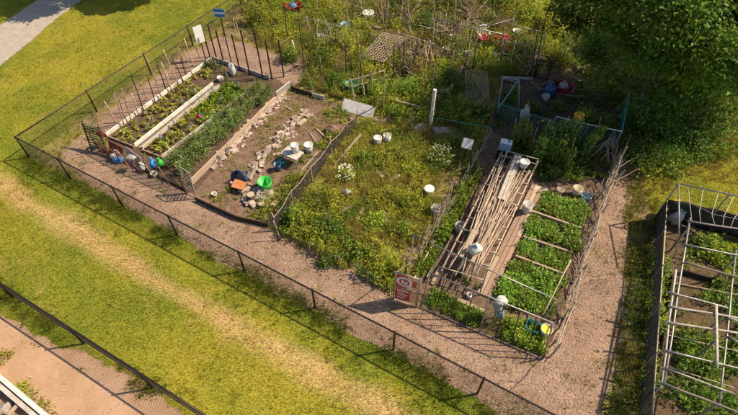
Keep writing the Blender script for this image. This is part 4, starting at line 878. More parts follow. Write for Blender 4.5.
board(P(432, 284, .05), P(440, 266, .05), .1, .04, 'timber', 'short pale board by the near end of the narrow greens bed', 'plank', 'plank')
board(P(531, 187, .05), P(548, 190, .05), .2, .05, 'weathered_white', 'whitish board at the far end of the brown planks', 'plank', 'plank')
bucket((559, 193), 'small cream pot behind the far leafy bed', .12, .2, 'cream_plastic', handle=False, name='plant_pot', cat='pot'); bucket((575, 195), 'cream bucket at the far right corner of the leafy beds', .16, .36, 'cream_plastic', lid=False)
def crate(px, w, d, h, mat, label, name='crate', cat='crate', yaw=0, z=.008):
    c = P(*px); c.z = z; rt = thing(name, label, cat, c); R = Matrix.Rotation(math.radians(-29.5)+yaw, 3, 'Z')
    m = MB(); t = .012
    m.box(c+UP*.012, (w, d, .02), R); m.build('floor', mat, rt)
    for sx, sy, ww, dd in ((0, -1, w, t), (0, 1, w, t), (-1, 0, t, d-.03), (1, 0, t, d-.03)):
        m = MB()
        for k in range(3): m.box(c+R @ Vector((sx*(w/2-t/2), sy*(d/2-t/2), 0))+UP*(.03+h*(.16+.32*k)), (ww, dd, h*.24), R)
        for e in (-1, 1): m.box(c+R @ Vector((sx*(w/2-t*1.6)+(e*(w/2-.03) if sx == 0 else 0), sy*(d/2-t*1.6)+(e*(d/2-.05) if sy == 0 else 0), 0))+UP*(.02+h/2), (.03, .03, h*.96), R)
        m.build('side', mat, rt)
    return rt
crate((585, 199), .34, .26, .2, 'pale_blue', 'small pale blue crate beside the cream bucket')
crate((531, 330), .4, .34, .26, 'teal_plastic', 'teal plastic crate by the yellow bucket at the near corner')
bucket((543.5, 335), 'pale yellow bucket in the near right corner of the leafy plot', .155, .36, 'cream_plastic', lid=False, hmat='galv_wire')
m = MB(); cc = P(543.5, 335); m.lathe([(0, .30), (.14, .30), (.143, .325), (0, .325)], 18, Matrix.Translation(cc)); tag(m.build('yellow_fill', 'yellow_plastic', origin=cc+UP*.3), 'yellow contents filling the pale bucket in the near corner', 'lid')
crate((469, 297), .16, .14, .12, 'white_plastic', 'small white box on the soil behind the pipe fence', 'box', 'box')
# scarecrow like bundle
sc = thing('white_bundle', 'white and grey plastic bundle tied on a post by the pipe fence', 'bundle', P(494, 318)); pb = P(494, 318)
m = MB(); m.tube([pb-UP*.05, pb+UP*1.0], .02, 6); m.build('post', 'grey_timber', sc); m = MB(); m.blob(pb+UP*.98, .19, .15, .12, 2, .25); m.build('white_cap', 'sack_white', sc, True); m = MB(); m.blob(pb+UP*.62, .14, .12, .28, 7, .4); m.build('grey_wrap', 'tarp_grey', sc, True)
m = MB(); m.blob(pb+UP*.5+Vector((.06, -.16, 0)), .1, .07, .2, 9, .3); m.build('pale_blue_wrap', 'pale_blue', sc, True)
# pale cane over the big bed
pole(P(571, 260, .9), P(543, 315, .45), .02, 'bamboo', 'single pale cane slanting across the big near leafy bed', 'bamboo cane', 'bamboo_cane', wob=.01)
# water container
wc = thing('water_container', 'pale blue and white water container on a dark box', 'container', P(502, 158)); R = Matrix.Rotation(math.radians(-20), 3, 'Z'); c = P(502, 158)
m = MB(); m.box(c+UP*.24, (.46, .36, .48), R); m.build('dark_box', 'black_plastic', wc)
m = MB(); m.box(c+UP*.64, (.44, .30, .31), R); m.build('body', 'pale_blue', wc); m = MB(); m.box(c+UP*.815, (.40, .26, .03), R); m.build('white_top', 'white_plastic', wc); m = MB(); m.lathe([(.045, .83), (.045, .88), (0, .88)], 10, Matrix.Translation(c+Vector((.1, 0, 0)))); m.build('cap', 'bright_blue', wc, True)
# right brush fence
bf2 = thing('brush_fence', 'long brush fence of crooked sticks beside the right hand woodchip path', 'fence', P(575, 270)); rg = random.Random(8); fa, fb = P(550, 357), P(612, 172)
for i in range(64):
    t = rg.random()**.9; p = fa.lerp(fb, t)+BX*rg.gauss(0, .06); d = AX*rg.uniform(.5, 1.7)*(1 if rg.random() < .75 else -1)+UP*rg.uniform(.25, .8)+BX*rg.gauss(0, .09)
    m = MB(); branchy(m, p-UP*.03, p+d, rg.uniform(.014, .026), 100+i, 2, .06); m.build('stick', 'branch' if i % 3 else 'grey_timber', bf2)
for i in range(7): p = fa.lerp(fb, i/6); pole(p-UP*.1, p+UP*random.uniform(.9, 1.3)+BX*.05, .026, 'branch', name='post', parent=bf2, wob=.03)
for z in (.45, .8): m = MB(); branchy(m, fa+UP*z, fa.lerp(fb, .55)+UP*(z+.05), .02, int(z*10), 3, .03); branchy(m, fa.lerp(fb, .45)+UP*z, fb+UP*(z+.1), .02, int(z*20), 3, .03); m.build('rail', 'branch', bf2)

# ================================================================== plot 5: shaded plot behind green net
def net_run(pts, h, label, mat, prail=None, name='net_fence', sp=.05, r=.004, posts='steel'):
    rt = thing(name, label, 'fence', pts[0])
    for p in pts: m = MB(); m.tube([p-UP*.1, p+UP*(h+.03)], .02, 6); m.build('post', posts, rt, True)
    for i in range(len(pts)-1): rack_net(pts[i], pts[i+1], .03, h, sp, r, mat, rt, 'netting', .02)
    if prail: m = MB(); m.tube([p+UP*(h+.03) for p in pts], .02, 7); m.build('top_rail', prail, rt, True)
    return rt
net_run([P(549, 136), P(580, 144), P(612, 151)], .95, 'dark green net fence with white top rail in the tree shade', 'net_green', 'white_paint', sp=.055, r=.0048)
net_run([P(612.5, 150), P(617, 127), P(620, 113)], .95, 'dark green net fence turning back beside the shaded path', 'net_green', 'teal_plastic', sp=.055, r=.0048)
net_run([P(496, 118), P(520, 127), P(548, 135.5)], .7, 'low teal net fence left of the white rail', 'net_green', 'teal_plastic', sp=.055, r=.0048)
tf = thing('blue_frame', 'pale blue timber frame of thin posts in the shaded plot', 'frame', P(497, 110))
for a, b in [((497, 111, 0), (503, 77, 1.6)), ((497, 111, .35), (518, 80, 1.5)), ((503, 77, 1.6), (519, 80, 1.55)), ((519, 112, 0), (519, 80, 1.55))]: pole(P(*a), P(*b), .025, 'pale_blue', name='bar', parent=tf)
tn = thing('net_trellis', 'leaning net trellis panel in front of the pale blue frame', 'trellis', P(478, 108)); q = [P(466, 106, .02), P(490, 108, .02), P(487, 72, 1.5), P(466, 70, 1.5)]
for a, b in ((0, 1), (1, 2), (2, 3), (3, 0)): pole(q[a], q[b], .016, 'grey_timber', name='frame_bar', parent=tn)
m = MB()
for i in range(1, 14):
    u = i/14; m.tube([q[0].lerp(q[3], u), q[0].lerp(q[1], u)], .004, 3, False); m.tube([q[3].lerp(q[2], u), q[1].lerp(q[2], 1-(1-u))], .004, 3, False); m.tube([q[0].lerp(q[1], u), q[1].lerp(q[2], 1-u)], .004, 3, False)
o = m.build('net', 'string', tn); o['kind'] = 'stuff'
bucket((576.5, 122), 'bright yellow bucket standing in the shaded plot', .19, .38, 'yellow_plastic')
def wheelbarrow(px, yaw, label, load, lmat, mat='dark_red', s=1.0):
    c = P(*px); rt = thing('wheelbarrow', label, 'wheelbarrow', c); R = Matrix.Translation(c) @ Matrix.Rotation(yaw, 4, 'Z') @ Matrix.Scale(s, 4)
    bot = [(-.28, -.2, .3), (.3, -.17, .26), (.3, .17, .26), (-.28, .2, .3)]; topq = [(-.46, -.33, .56), (.52, -.26, .56), (.52, .26, .56), (-.46, .33, .56)]
    V = [R @ Vector(v) for v in bot+topq]+[R @ (Vector(v)*.96+Vector((0, 0, .035))) for v in bot+topq]
    F = [(3, 2, 1, 0), (0, 1, 5, 4), (1, 2, 6, 5), (2, 3, 7, 6), (3, 0, 4, 7), (8, 9, 10, 11), (9, 8, 12, 13), (10, 9, 13, 14), (11, 10, 14, 15), (8, 11, 15, 12)]+[(4, 5, 13, 12), (5, 6, 14, 13), (6, 7, 15, 14), (7, 4, 12, 15)]
    m = MB(); m.add(V, F); m.build('tray', mat, rt)
    for s in (-1, 1):
        m = MB(); m.tube([R @ Vector((.62, s*.06, .18)), R @ Vector((.0, s*.18, .26)), R @ Vector((-.5, s*.26, .36)), R @ Vector((-.95, s*.28, .55))], .018, 6); m.build('handle', 'grey_timber', rt, True)
        m = MB(); m.tube([R @ Vector((-.22, s*.22, .3)), R @ Vector((-.36, s*.24, .0)), R @ Vector((-.46, s*.25, .3))], .014, 6); m.build('leg', 'black_metal', rt, True)
    W = R @ Matrix.Translation((.62, 0, .18)) @ Matrix.Rotation(math.pi/2, 4, 'X'); wh = MB(); wh.lathe([(.0, -.03), (.11, -.03), (.11, .03), (0, .03)], 14, W); w_ = wh.build('wheel', 'grey_plastic', rt); wh = MB(); wh.torus((0, 0, 0), .14, .04, W, 18, 6); wh.build('tyre', 'black_plastic', w_, True)
    if load: sack(R @ Vector((.0, 0, .50)), .2*s, .17*s, .16*s, lmat, load, seed=int(px[0]))
    return rt
wheelbarrow((560, 96), 2.6, 'dark red wheelbarrow parked in the tree shade', 'pinkish sack lying in the dark red shaded wheelbarrow', 'tarp_grey')
sack(P(550, 91, .3), .28, .24, .36, 'blue_plastic', 'dark blue sack beside the shaded wheelbarrow', seed=3); 
m = MB(); m.blob(P(546, 97, .16), .2, .16, .18, 4, .3); tag(m.build('pale_bundle', 'tarp_grey', smooth=True, origin=P(546, 97)), 'pale grey bundle in front of the dark blue sack', 'bundle')
gt = thing('gate_frame', 'black square gate frame at the back of the shaded plot', 'gate', P(541, 78)); ga, gb_ = P(535, 77), P(546.5, 80); hh = up_h(535, 77, 537, 58)
for p in (ga, gb_): m = MB(); m.beam(p-UP*.1, p+UP*hh, .06, .06, AX); m.build('gate_post', 'black_metal', gt)
for z in (.08, hh-.03): m = MB(); m.beam(ga.lerp(gb_, .06)+UP*z, ga.lerp(gb_, .94)+UP*z, .05, .05); m.build('rail', 'black_metal', gt)
rack_net(ga, gb_, .1, hh-.05, .1, .002, 'wire', gt, 'wire_mesh')
for i, (b, t, mt, lab) in enumerate([((534, 77), (547, 10), 'black_metal', 'tallest black pole beside the black gate frame'), ((531, 76), (540, 18), 'black_metal', 'shorter black pole left of the tallest one at the gate'), ((537, 66), (546, 33), 'weathered_white', 'pale slanting pole in front of the tall black poles')]):
    h = min(3.3, up_h(*b, *t)); pole(P(*b)-UP*.1, P(*t, h), .025, mt, lab, 'pole', 'tall_pole')
board(P(500, 77, .06), P(533, 79, .06), .06, .1, 'weathered_white', 'pale board on the ground left of the black gate frame', 'plank', 'plank')
for i, px in enumerate([(541, 150), (552, 147), (561, 149), (566, 152), (528, 158), (571, 146), (583, 160), (590, 153), (546, 162), (535, 165), (518, 141), (512, 148), (523, 147), (554, 165), (564, 170)]):
    plant('bean', 'bean_plant', P(*px), 'climbing bean plant on the strip behind the leafy beds', 'bean plant', 'climbing bean plants', .85); p = P(*px); pole(p-UP*.05+AX*.05, p+UP*random.uniform(1.3, 1.7)+Vector((random.uniform(-.2, .2), random.uniform(-.2, .2), 0)), .011, 'bamboo', 'thin cane standing among the climbing beans', 'stake', 'bean_cane', 'canes among the beans', wob=.02)
bc = thing('branch_cage', 'cage of bent branches at the corner of the shaded strip', 'cage', P(602, 160))
for i in range(11):
    rg = random.Random(60+i); a = P(585+rg.uniform(0, 14), 150+rg.uniform(0, 16)); b = P(604+rg.uniform(0, 10), 152+rg.uniform(0, 20)); mid = a.lerp(b, .5)+UP*rg.uniform(.7, 1.2)
    m = MB(); m.tube([a-UP*.05, a.lerp(mid, .6)+UP*.15, mid, b.lerp(mid, .6)+UP*.15, b-UP*.05], [.016, .014, .012, .011, .009], 5); m.build('bent_branch', 'branch', bc, True)
fg = thing('wrapped_post', 'post wrapped in pale plastic near the low teal net', 'post', P(521, 128)); pb = P(521, 128); m = MB(); m.tube([pb-UP*.1, pb+UP*1.3], .022, 6); m.build('post', 'grey_timber', fg); m = MB(); m.blob(pb+UP*.75, .16, .14, .34, 3, .35); m.build('plastic_wrap', 'tarp_grey', fg, True)
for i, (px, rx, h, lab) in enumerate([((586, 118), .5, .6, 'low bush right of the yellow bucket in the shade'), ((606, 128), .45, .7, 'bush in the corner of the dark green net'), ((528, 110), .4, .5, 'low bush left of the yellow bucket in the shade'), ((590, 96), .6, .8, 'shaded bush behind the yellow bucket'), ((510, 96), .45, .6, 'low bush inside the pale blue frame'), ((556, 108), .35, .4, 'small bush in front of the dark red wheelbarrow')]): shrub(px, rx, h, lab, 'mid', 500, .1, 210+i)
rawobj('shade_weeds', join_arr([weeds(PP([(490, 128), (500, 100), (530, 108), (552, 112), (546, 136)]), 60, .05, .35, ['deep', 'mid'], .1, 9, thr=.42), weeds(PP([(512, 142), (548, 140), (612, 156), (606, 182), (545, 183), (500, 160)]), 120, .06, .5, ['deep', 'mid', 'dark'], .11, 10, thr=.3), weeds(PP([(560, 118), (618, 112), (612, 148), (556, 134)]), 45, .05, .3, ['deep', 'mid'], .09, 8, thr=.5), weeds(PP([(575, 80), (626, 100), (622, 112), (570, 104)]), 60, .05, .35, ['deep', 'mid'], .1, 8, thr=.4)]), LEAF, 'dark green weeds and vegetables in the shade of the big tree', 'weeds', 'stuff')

# ================================================================== untidy plots at the back
BK = PP([(236, -30), (244, 10), (262, 46), (312, 64), (300, 86), (345, 100), (378, 116), (430, 126), (490, 126), (500, 78), (532, 74), (545, 62), (560, 40), (575, -30)])
rawobj('back_weeds', join_arr([weeds(BK, 100, .06, .6, ['mid', 'mid', 'yel', 'lime'], .085, 11, thr=.44, nk=0), weeds(BK, 22, .3, 1.0, ['mid', 'deep', 'yel', 'lime'], .09, 18, thr=.53, nk=3, ns=.8), weeds(PP([(380, 116), (385, 95), (430, 70), (462, 80), (462, 104), (490, 112), (480, 148), (430, 125)]), 100, .1, .6, ['deep', 'mid', 'yel'], .085, 11, thr=.40), weeds(PP([(250, -10), (340, -10), (340, 30), (262, 44)]), 130, .1, .6, ['lime', 'yel', 'lime'], .09, 10, thr=.34, nk=3)]), LEAF, 'tangled weeds across the untidy plots at the back', 'weeds', 'stuff')
X, Y = scatter(BK, 30); k = fbm(X, Y, .9, 5) > .5; X, Y = X[k], Y[k]
rawobj('back_grass', tuft_arr((X, Y), .2+.3*RNG.random(len(X)), vary((.40, .35, .085), len(X), .35), bl=20, rad=.16, w=.018), MATS['grassblade'], 'long yellowish grass in the untidy back plots', 'grass', 'stuff')
for i, (px, rx, h, col, lab, fl) in enumerate([
    ((258, 24), .8, 1.5, 'yel', 'tall leafy bush behind the blue sign', None), ((274, 6), .9, 1.3, 'lime', 'bright yellow green bush at the top left of the garden', None), ((322, 12), .9, 1.1, 'yel', 'yellow green bush right of the red and blue barrow', None),
    ((290, 60), .5, .9, 'mid', 'green bush at the back corner behind the tomato row', None), ((322, 66), .7, 1.0, 'mid', 'green bush left of the dark green tub', None), ((346, 52), .9, 1.3, 'yel', 'feathery yellow green bush in front of the wooden lattice', None),
    ((335, 84), .5, .6, 'deep', 'low dark bush behind the white panel', None), ((408, 92), .7, .9, 'mid', 'green bush left of the tall white post', None), ((378, 96), .5, .6, 'yel', 'low yellow bush above the white panel', None), ((452, 86), .7, .9, 'deep', 'dark green bush left of the leaning net trellis', None),
    ((478, 118), .5, .7, 'dark', 'dark bush below the leaning net trellis', None), ((519, 54), .9, 1.2, 'deep', 'dark green bush left of the black gate poles', None), ((501, 52), .55, .8, 'mid', 'bush covered in red flowers among the pipes', ((.50, .035, .02), 26, .10)), ((488, 46), .4, .6, 'mid', 'smaller red flowering bush by the white chair', ((.50, .05, .02), 10, .10)),
    ((447, 8), 1.2, 1.9, 'deep', 'tall dark green bush at the top centre', None), ((402, 6), .8, .9, 'mid', 'green bush at the top above the wooden lattice', None), ((423, 28), .6, 1.0, 'deep', 'dark bush behind the leaning branches', None), ((512, 8), 1.2, 1.6, 'lime', 'sunlit yellow green bush at the top right of the pipes', None), ((535, 22), .9, 1.3, 'lime', 'sunlit bush behind the tall black poles', None), ((482, -4), 1.2, 1.6, 'yel', 'yellow green bush at the top edge above the chair', None),
    ((365, 90), .35, .5, 'mid', 'small green bush next to the dark green tub', None), ((396, 118), .45, .7, 'bright', 'bright green bush right of the white panel', None), ((440, 70), .5, .6, 'yel', 'yellow green bush below the white tubs', None), ((553, 62), .7, .8, 'yel', 'sunlit bush right of the black gate frame', None), ((549, 30), .9, 1.0, 'lime', 'sunlit bush left of the big tree crown', None)]):
    shrub(px, rx, h, lab, col, int(1200*rx/.6), .095, 60+i, flowers=fl, clumps=18)
for i, (b, t, mt, lab) in enumerate([((305, 70), (307, 13.5), 'dark_timber', 'tall dark stake behind the tomato row'), ((315, 62), (314.5, 35), 'dark_timber', 'short dark stake right of the tall one'), ((346, 74), (345.5, 43), 'dark_timber', 'dark stake near the dark green tub'), ((393, 88), (397.5, 43), 'dark_timber', 'dark stake in front of the wooden lattice'), ((383, 113), (381.6, 69), 'grey_timber', 'grey stake by the right end of the white panel'), ((347, 24), (348, -6), 'grey_timber', 'grey stake beside the pale blue bucket'), ((430, 60), (431, 24), 'branch', 'crooked pole among the leaning branches'), ((455, 62), (458, 20), 'branch', 'crooked pole left of the white chair'), ((470, 84), (473, 44), 'dark_timber', 'dark stake below the white chair'), ((361, 84), (360, 58), 'dark_timber', 'short dark stake right of the dark green tub'), ((374, 114), (374, 96), 'dark_timber', 'short stake at the end of the white panel'), ((288, 40), (283, 2), 'dark_timber', 'dark stake left of the red and blue barrow')]):
    h = min(3.0, max(.5, up_h(*b, *t))); pole(P(*b)-UP*.08, P(*b)+UP*h+Vector((random.uniform(-.05, .05), 0, 0)), .025, mt, lab, 'stake', 'garden_stake', wob=.02)
lp = thing('wooden_lattice', 'grey wooden lattice panel lying among the weeds at the back', 'lattice', P(383, 58)); q = [P(361, 56, .25), P(383, 62, .25), P(406, 38, .6), P(383, 33, .6)]
for a, b in ((0, 1), (1, 2), (2, 3), (3, 0)): m = MB(); m.beam(q[a], q[b], .06, .05); m.build('frame_bar', 'grey_timber', lp)
for i in range(1, 12): m = MB(); m.beam(q[0].lerp(q[3], i/12), q[1].lerp(q[2], i/12), .045, .02); m.build('lath', 'grey_timber', lp)
for i in range(1, 9): m = MB(); m.beam(q[0].lerp(q[1], i/9)+UP*.021, q[3].lerp(q[2], i/9)+UP*.021, .04, .02); m.build('lath', 'brown_timber', lp)
for i, x in enumerate(q): m = MB(); e = x.lerp((q[0]+q[2])/2, .06); m.beam(Vector((e.x, e.y, -.05)), e-UP*.03, .06, .06, AX); m.build('leg', 'grey_timber', lp)
for i, (a, b, w, mt, lab) in enumerate([((335, 60, .06), (364, 69, .06), .12, 'timber', 'pale plank lying behind the dark green tub'), ((310, 68, .06), (318, 62, .3), .1, 'timber', 'short pale plank near the tall dark stake'), ((389, 98, .3), (427, 109, .25), .07, 'timber', 'long pale rail left of the white post'), ((381, 62, .03), (405, 40, .9), .07, 'timber', 'pale plank leaning on the wooden lattice'), ((410, 58, .05), (420, 42, 1.0), .07, 'bamboo', 'thin pale plank leaning left of the orange brown ones'), ((429, 66, .05), (424, 44, 1.0), .09, 'orange_wood', 'left orange brown plank standing among the branches'), ((435, 66, .05), (429, 46, 1.0), .08, 'orange_wood', 'right orange brown plank standing among the branches'), ((447, 99, .05), (463, 66, .6), .07, 'bamboo', 'pale pole leaning left of the net trellis'), ((278, 46, .05), (300, 29, .1), .1, 'bamboo', 'pale plank in the yellow grass below the barrow'), ((296, 52, .05), (292, 40, .5), .06, 'white_paint', 'white stick standing in the grass left of the tall stake'), ((328, 32, .1), (348, 17, .9), .05, 'bamboo', 'pale pole slanting beside the pale blue bucket'), ((490, 60, .06), (530, 66, .06), .1, 'grey_timber', 'grey board edging in front of the red flowers'), ((492, 76, .06), (516, 82, .06), .09, 'grey_timber', 'grey board lying behind the blue frame'), ((350, 118, .1), (358, 122, .1), .1, 'grey_timber', 'short grey board at the end of the white panel'), ((366, 25, .06), (381, 28, .1), .14, 'brick', 'pinkish board lying below the white topped stump')]):
    if mt == 'orange_wood': M('orange_wood', (.34, .17, .06), .8, .25, 6, .4, 0, .2, col2=(.5, .28, .12))
    board(P(*a), P(*b), w, .035, mt, lab, 'plank', 'plank')
for i, (a, b, mt, lab) in enumerate([((435.5, 18.6), (507, 35), 'steel', 'long pale pipe spanning the tangle of branches'), ((505, 22), (542, 32), 'bamboo', 'shorter pale pole continuing right of the long pipe'), ((478, 28), (515, 18), 'steel', 'thin pipe crossing behind the red flowers')]):
    z = 1.5 if i < 2 else 1.3; A, B = P(*a, z), P(*b, z); rt = thing('rail_pole', lab, 'pole', Vector((A.x, A.y, 0))); m = MB(); m.tube([A, A.lerp(B, .5)-UP*.03, B], .024 if i < 2 else .014, 7); m.build('bar', mt, rt, True)
    for e in (A.lerp(B, .03), A.lerp(B, .97)): m = MB(); m.tube([Vector((e.x, e.y, -.1)), e-UP*.02], .02, 6); m.build('post', 'branch', rt, True)
def brush_pile(px, n, L, label, seed, lift=.6, rad=.6):
    c = P(*px); rt = thing('brush_pile', label, 'branches', c); rg = random.Random(seed)
    for i in range(n):
        a = rg.uniform(0, 6.28); p = c+Vector((math.cos(a)*rg.uniform(0, rad), math.sin(a)*rg.uniform(0, rad), rg.uniform(.0, .2))); d = Vector((math.cos(a+rg.gauss(0, 1)), math.sin(a+rg.gauss(0, 1)), rg.uniform(.05, lift))).normalized()*L*rg.uniform(.5, 1.1)
        m = MB(); branchy(m, p-d*.4+UP*max(0, d.z*.4), p+d*.6+UP*max(0, d.z*.4), rg.uniform(.018, .034), seed*31+i, 3, .1); m.build('branch', ('bark', 'branch', 'grey_timber', 'brown_timber')[i % 4], rt)
brush_pile((448, 36), 26, 1.9, 'big tangle of bare branches left of the white chair', 1, .9, .9)
brush_pile((472, 22), 20, 1.8, 'tangle of bare branches behind the white chair', 2, .8, .9)
brush_pile((420, 60), 22, 1.6, 'upright branches and sticks right of the wooden lattice', 3, 1.6, .6)
brush_pile((385, 20), 16, 1.6, 'loose branches above the wooden lattice', 4, .6, .9)
brush_pile((432, 10), 14, 1.8, 'dry branches near the top edge', 5, .8, .9)
brush_pile((408, 74), 14, 1.4, 'bundle of sticks standing in front of the bushes', 6, 2.2, .35)
for i, (px, n, L, lab) in enumerate([((332, 44), 12, 1.3, 'loose sticks left of the feathery bush'), ((372, 40), 10, 1.3, 'sticks lying at the left end of the wooden lattice'), ((396, 74), 12, 1.5, 'sticks piled in front of the wooden lattice'), ((440, 60), 14, 1.4, 'dry sticks left of the white tubs'), ((500, 30), 12, 1.7, 'dry branches behind the red flowers'), ((462, 12), 16, 1.8, 'bare branches at the top centre behind the pipes'), ((356, 12), 12, 1.4, 'grey sticks by the white round tub'), ((470, 70), 10, 1.2, 'thin sticks above the net trellis'), ((428, 98), 8, 1.1, 'few sticks behind the tall white post'), ((300, 66), 8, 1.1, 'brown sticks at the foot of the tall dark stake'), ((412, 22), 14, 1.8, 'leaning dead branches behind the lattice'), ((525, 68), 8, 1.1, 'sticks left of the black gate posts')]): brush_pile(px, n, L, lab, 40+i, .9, .6)
brush_pile((540, 90), 7, .9, 'few thin twigs beside the black gate', 7, .8, .3)
# chair
ch = thing('garden_chair', 'white garden chair with red seat among the branches', 'chair', P(482, 46)); R = Matrix.Translation(P(482, 46)) @ Matrix.Rotation(math.radians(20), 4, 'Z')
for sx, sy in ((-1, -1), (1, -1), (1, 1), (-1, 1)): m = MB(); m.tube([R @ Vector((sx*.23, sy*.22, 0)), R @ Vector((sx*.2, sy*.19, .44))], .018, 6); m.build('leg', 'white_plastic', ch, True)
m = MB(); m.plate(*[R @ Vector(v) for v in ((-.24, -.23, .45), (.24, -.23, .45), (.24, .23, .45), (-.24, .23, .45))], .03); m.build('seat', 'dark_red', ch)
for x in (-.2, -.07, .07, .2): m = MB(); m.beam(R @ Vector((x, .22, .47)), R @ Vector((x, .3, .86)), .06, .016, R.to_3x3() @ Vector((0, 1, 0))); m.build('back_slat', 'white_plastic', ch)
m = MB(); m.tube([R @ Vector((-.24, .3, .87)), R @ Vector((0, .32, .92)), R @ Vector((.24, .3, .87))], .028, 6); m.build('top_rail', 'white_plastic', ch, True)
for s in (-1, 1): m = MB(); m.beam(R @ Vector((s*.25, -.2, .64)), R @ Vector((s*.25, .25, .66)), .05, .02); m.build('armrest', 'white_plastic', ch); m = MB(); m.tube([R @ Vector((s*.25, -.19, .46)), R @ Vector((s*.25, -.19, .63))], .014, 6); m.build('arm_post', 'white_plastic', ch)
bucket((351, 90), 'dark green round tub under the bushes at the back', .28, .34, 'dark_green_plastic', name='green_tub', cat='tub', handle=False)
bucket((345, 30), 'pale blue bucket in the weeds near the top', .24, .36, 'pale_blue'); bucket((321, 41), 'grey brown bucket left of the feathery bush', .18, .3, 'grey_plastic')
bucket((368, 18), 'white round tub on the ground near the top centre', .3, .3, 'white_plastic', lid=True, handle=False, name='tub', cat='tub')
bucket((458, 56), 'left white tub in the row below the pipes', .2, .26, 'white_plastic', handle=False, name='tub', cat='tub'); bucket((468, 58), 'right white tub in the row below the pipes', .19, .3, 'sack_white', handle=False, name='tub', cat='tub'); bucket((452, 40), 'small white pot inside the branch tangle', .14, .24, 'white_plastic', name='plant_pot', cat='pot', handle=False); bucket((493, 57), 'white tub just below the red flowers', .2, .22, 'white_plastic', name='tub', cat='tub', handle=False)
bucket((445, 54), 'pale bucket beside the left white tub', .16, .3, 'cream_plastic'); bucket((516, 36), 'white bucket right of the red flowers under the pipe', .22, .3, 'white_plastic')
sack(P(458, 84, .14), .24, .18, .16, 'sack_white', 'white sack lying left of the net trellis', seed=21, knot=False); sack(P(444, 92, .1), .2, .16, .12, 'tarp_grey', 'grey sack below the white one near the trellis', seed=22, knot=False)
wheelbarrow((294, 14), .4, 'red barrow in the tall grass near the top edge', 'blue bag lying in the red barrow at the top', 'bright_blue', 'red_plastic', .85)
pole(P(436, 118, .5), P(492, 128, .55), .018, 'teal_plastic', 'teal rail running right from the tall white post', 'rail', 'rail', wob=.0)
for i in range(8):
    rg = random.Random(300+i); p = P(rg.uniform(372, 398), rg.uniform(116, 126)); m = MB(); m.blob(p+UP*.04, .16*rg.uniform(.7, 1.2), .12, .08, i, .3, 8, 5, rg.uniform(0, 3)); tag(m.build('rubble_stone', 'brick', smooth=True, origin=p), 'pale stone in the scatter above the two white buckets', 'stone', 'scattered pale stones')

# ================================================================== pole framed plot at the right edge
ZR = 1.25
def hpole(a, b, label, group=None, r=.028, mat='steel', z=ZR): return (P(*a, z), P(*b, z), r, mat)
rf = thing('pole_canopy', 'grey pole frame raised on posts over the plot at the right edge', 'frame', P(650, 330))
rails = [((690, 218), (664, 386)), ((676, 270), (661, 388)), ((736, 250), (719, 408)), ((684, 262), (760, 283)), ((665, 291), (728, 308)), ((665, 322), (745, 334)), ((663, 350), (760, 374)), ((662, 383), (760, 420)), ((716, 306), (717, 368)), ((728, 318), (770, 330)), ((728, 336), (770, 362)), ((688, 221), (790, 237)), ((681, 244), (775, 262)), ((668, 306), (738, 318)), ((664, 368), (735, 394))]
for i, (a, b) in enumerate(rails):
    zz = ZR+(.0 if i in (0, 2, 1) else .055)+(.05 if i == 8 else 0); m = MB(); m.tube([P(*a, zz)]+[P(*a, zz).lerp(P(*b, zz), t)+Vector((random.uniform(-.012, .012), random.uniform(-.012, .012), random.uniform(-.015, .005)))*(i != 8) for t in (.25, .5, .75)]+[P(*b, zz)], [.030, .028, .026, .024, .023] if i != 8 else .038, 7); m.build('pole', ('steel', 'weathered_white', 'steel', 'grey_timber')[i % 4] if i != 8 else 'weathered_white', rf, True)
for a in ((688, 228), (677, 300), (664, 384), (720, 402), (735, 258), (728, 312), (716.5, 340)): p = P(*a, ZR); m = MB(); m.tube([Vector((p.x, p.y, -.1)), p-UP*.02], .03, 7); m.build('post', 'grey_timber', rf, True)
for a, b in [((668, 335), (742, 352)), ((675, 283), (745, 296)), ((666, 366), (735, 388))]: m = MB(); m.tube([P(*a, .85), P(*b, .85)], .012, 5); m.build('thin_rod', 'bamboo', rf)
cf = thing('shade_cloth_fence', 'black shade cloth fence round the back corner of the pole framed plot', 'fence', P(655, 219)); ck = P(654, 219); HB = 1.75
kk = P(800, 252); fr_ = P(638, 424)
def cloth(a, b, h0, h1, n=16, nm='cloth'):
    m = MB(); V = []; F = []; d = b-a; nn = Vector((-d.y, d.x, 0)).normalized()
    for i in range(n+1):
        p = a+d*i/n
        for j in range(5): V.append(p+UP*(.02+(h0+(h1-h0)*i/n)*j/4)+nn*(.035*math.sin(i*1.9+j)+.02*math.sin(i*.7)))
    for i in range(n):
        for j in range(4): k = i*5+j; F.append((k, k+5, k+6, k+1))
    m.add(V, F); o = m.build(nm, 'shade_cloth', cf, True); o.modifiers.new('thick', 'SOLIDIFY').thickness = .006
cloth(ck, kk, 1.0, 1.0); cloth(ck, ck.lerp(fr_, .16), 1.0, .98, 6)
rack_net(ck.lerp(fr_, .16), fr_, .02, .86, .045, .0085, 'shade_cloth', cf, 'side_mesh')
for t in (0, .33, .66, 1): p = ck.lerp(kk, t); m = MB(); m.tube([p-UP*.1, p+UP*HB], .025, 7); m.build('post', 'steel', cf, True)
m = MB(); m.tube([ck+UP*HB, kk+UP*HB], .024, 7); m.build('top_rail', 'steel', cf, True)
m = MB(); m.tube([ck+UP*HB, P(679, 234, 1.45)], .022, 7); m.build('side_rail', 'steel', cf, True)
for i in range(5): p = ck.lerp(fr_, .2*i+.18); m = MB(); m.tube([p-UP*.1, p+UP*(1.02 if i < 4 else .9)], .02, 6); m.build('side_post', 'grey_timber', cf, True)
m = MB(); m.tube([ck+UP*.98, fr_+UP*.84], .018, 6); m.build('side_top_pole', 'bamboo', cf, True)
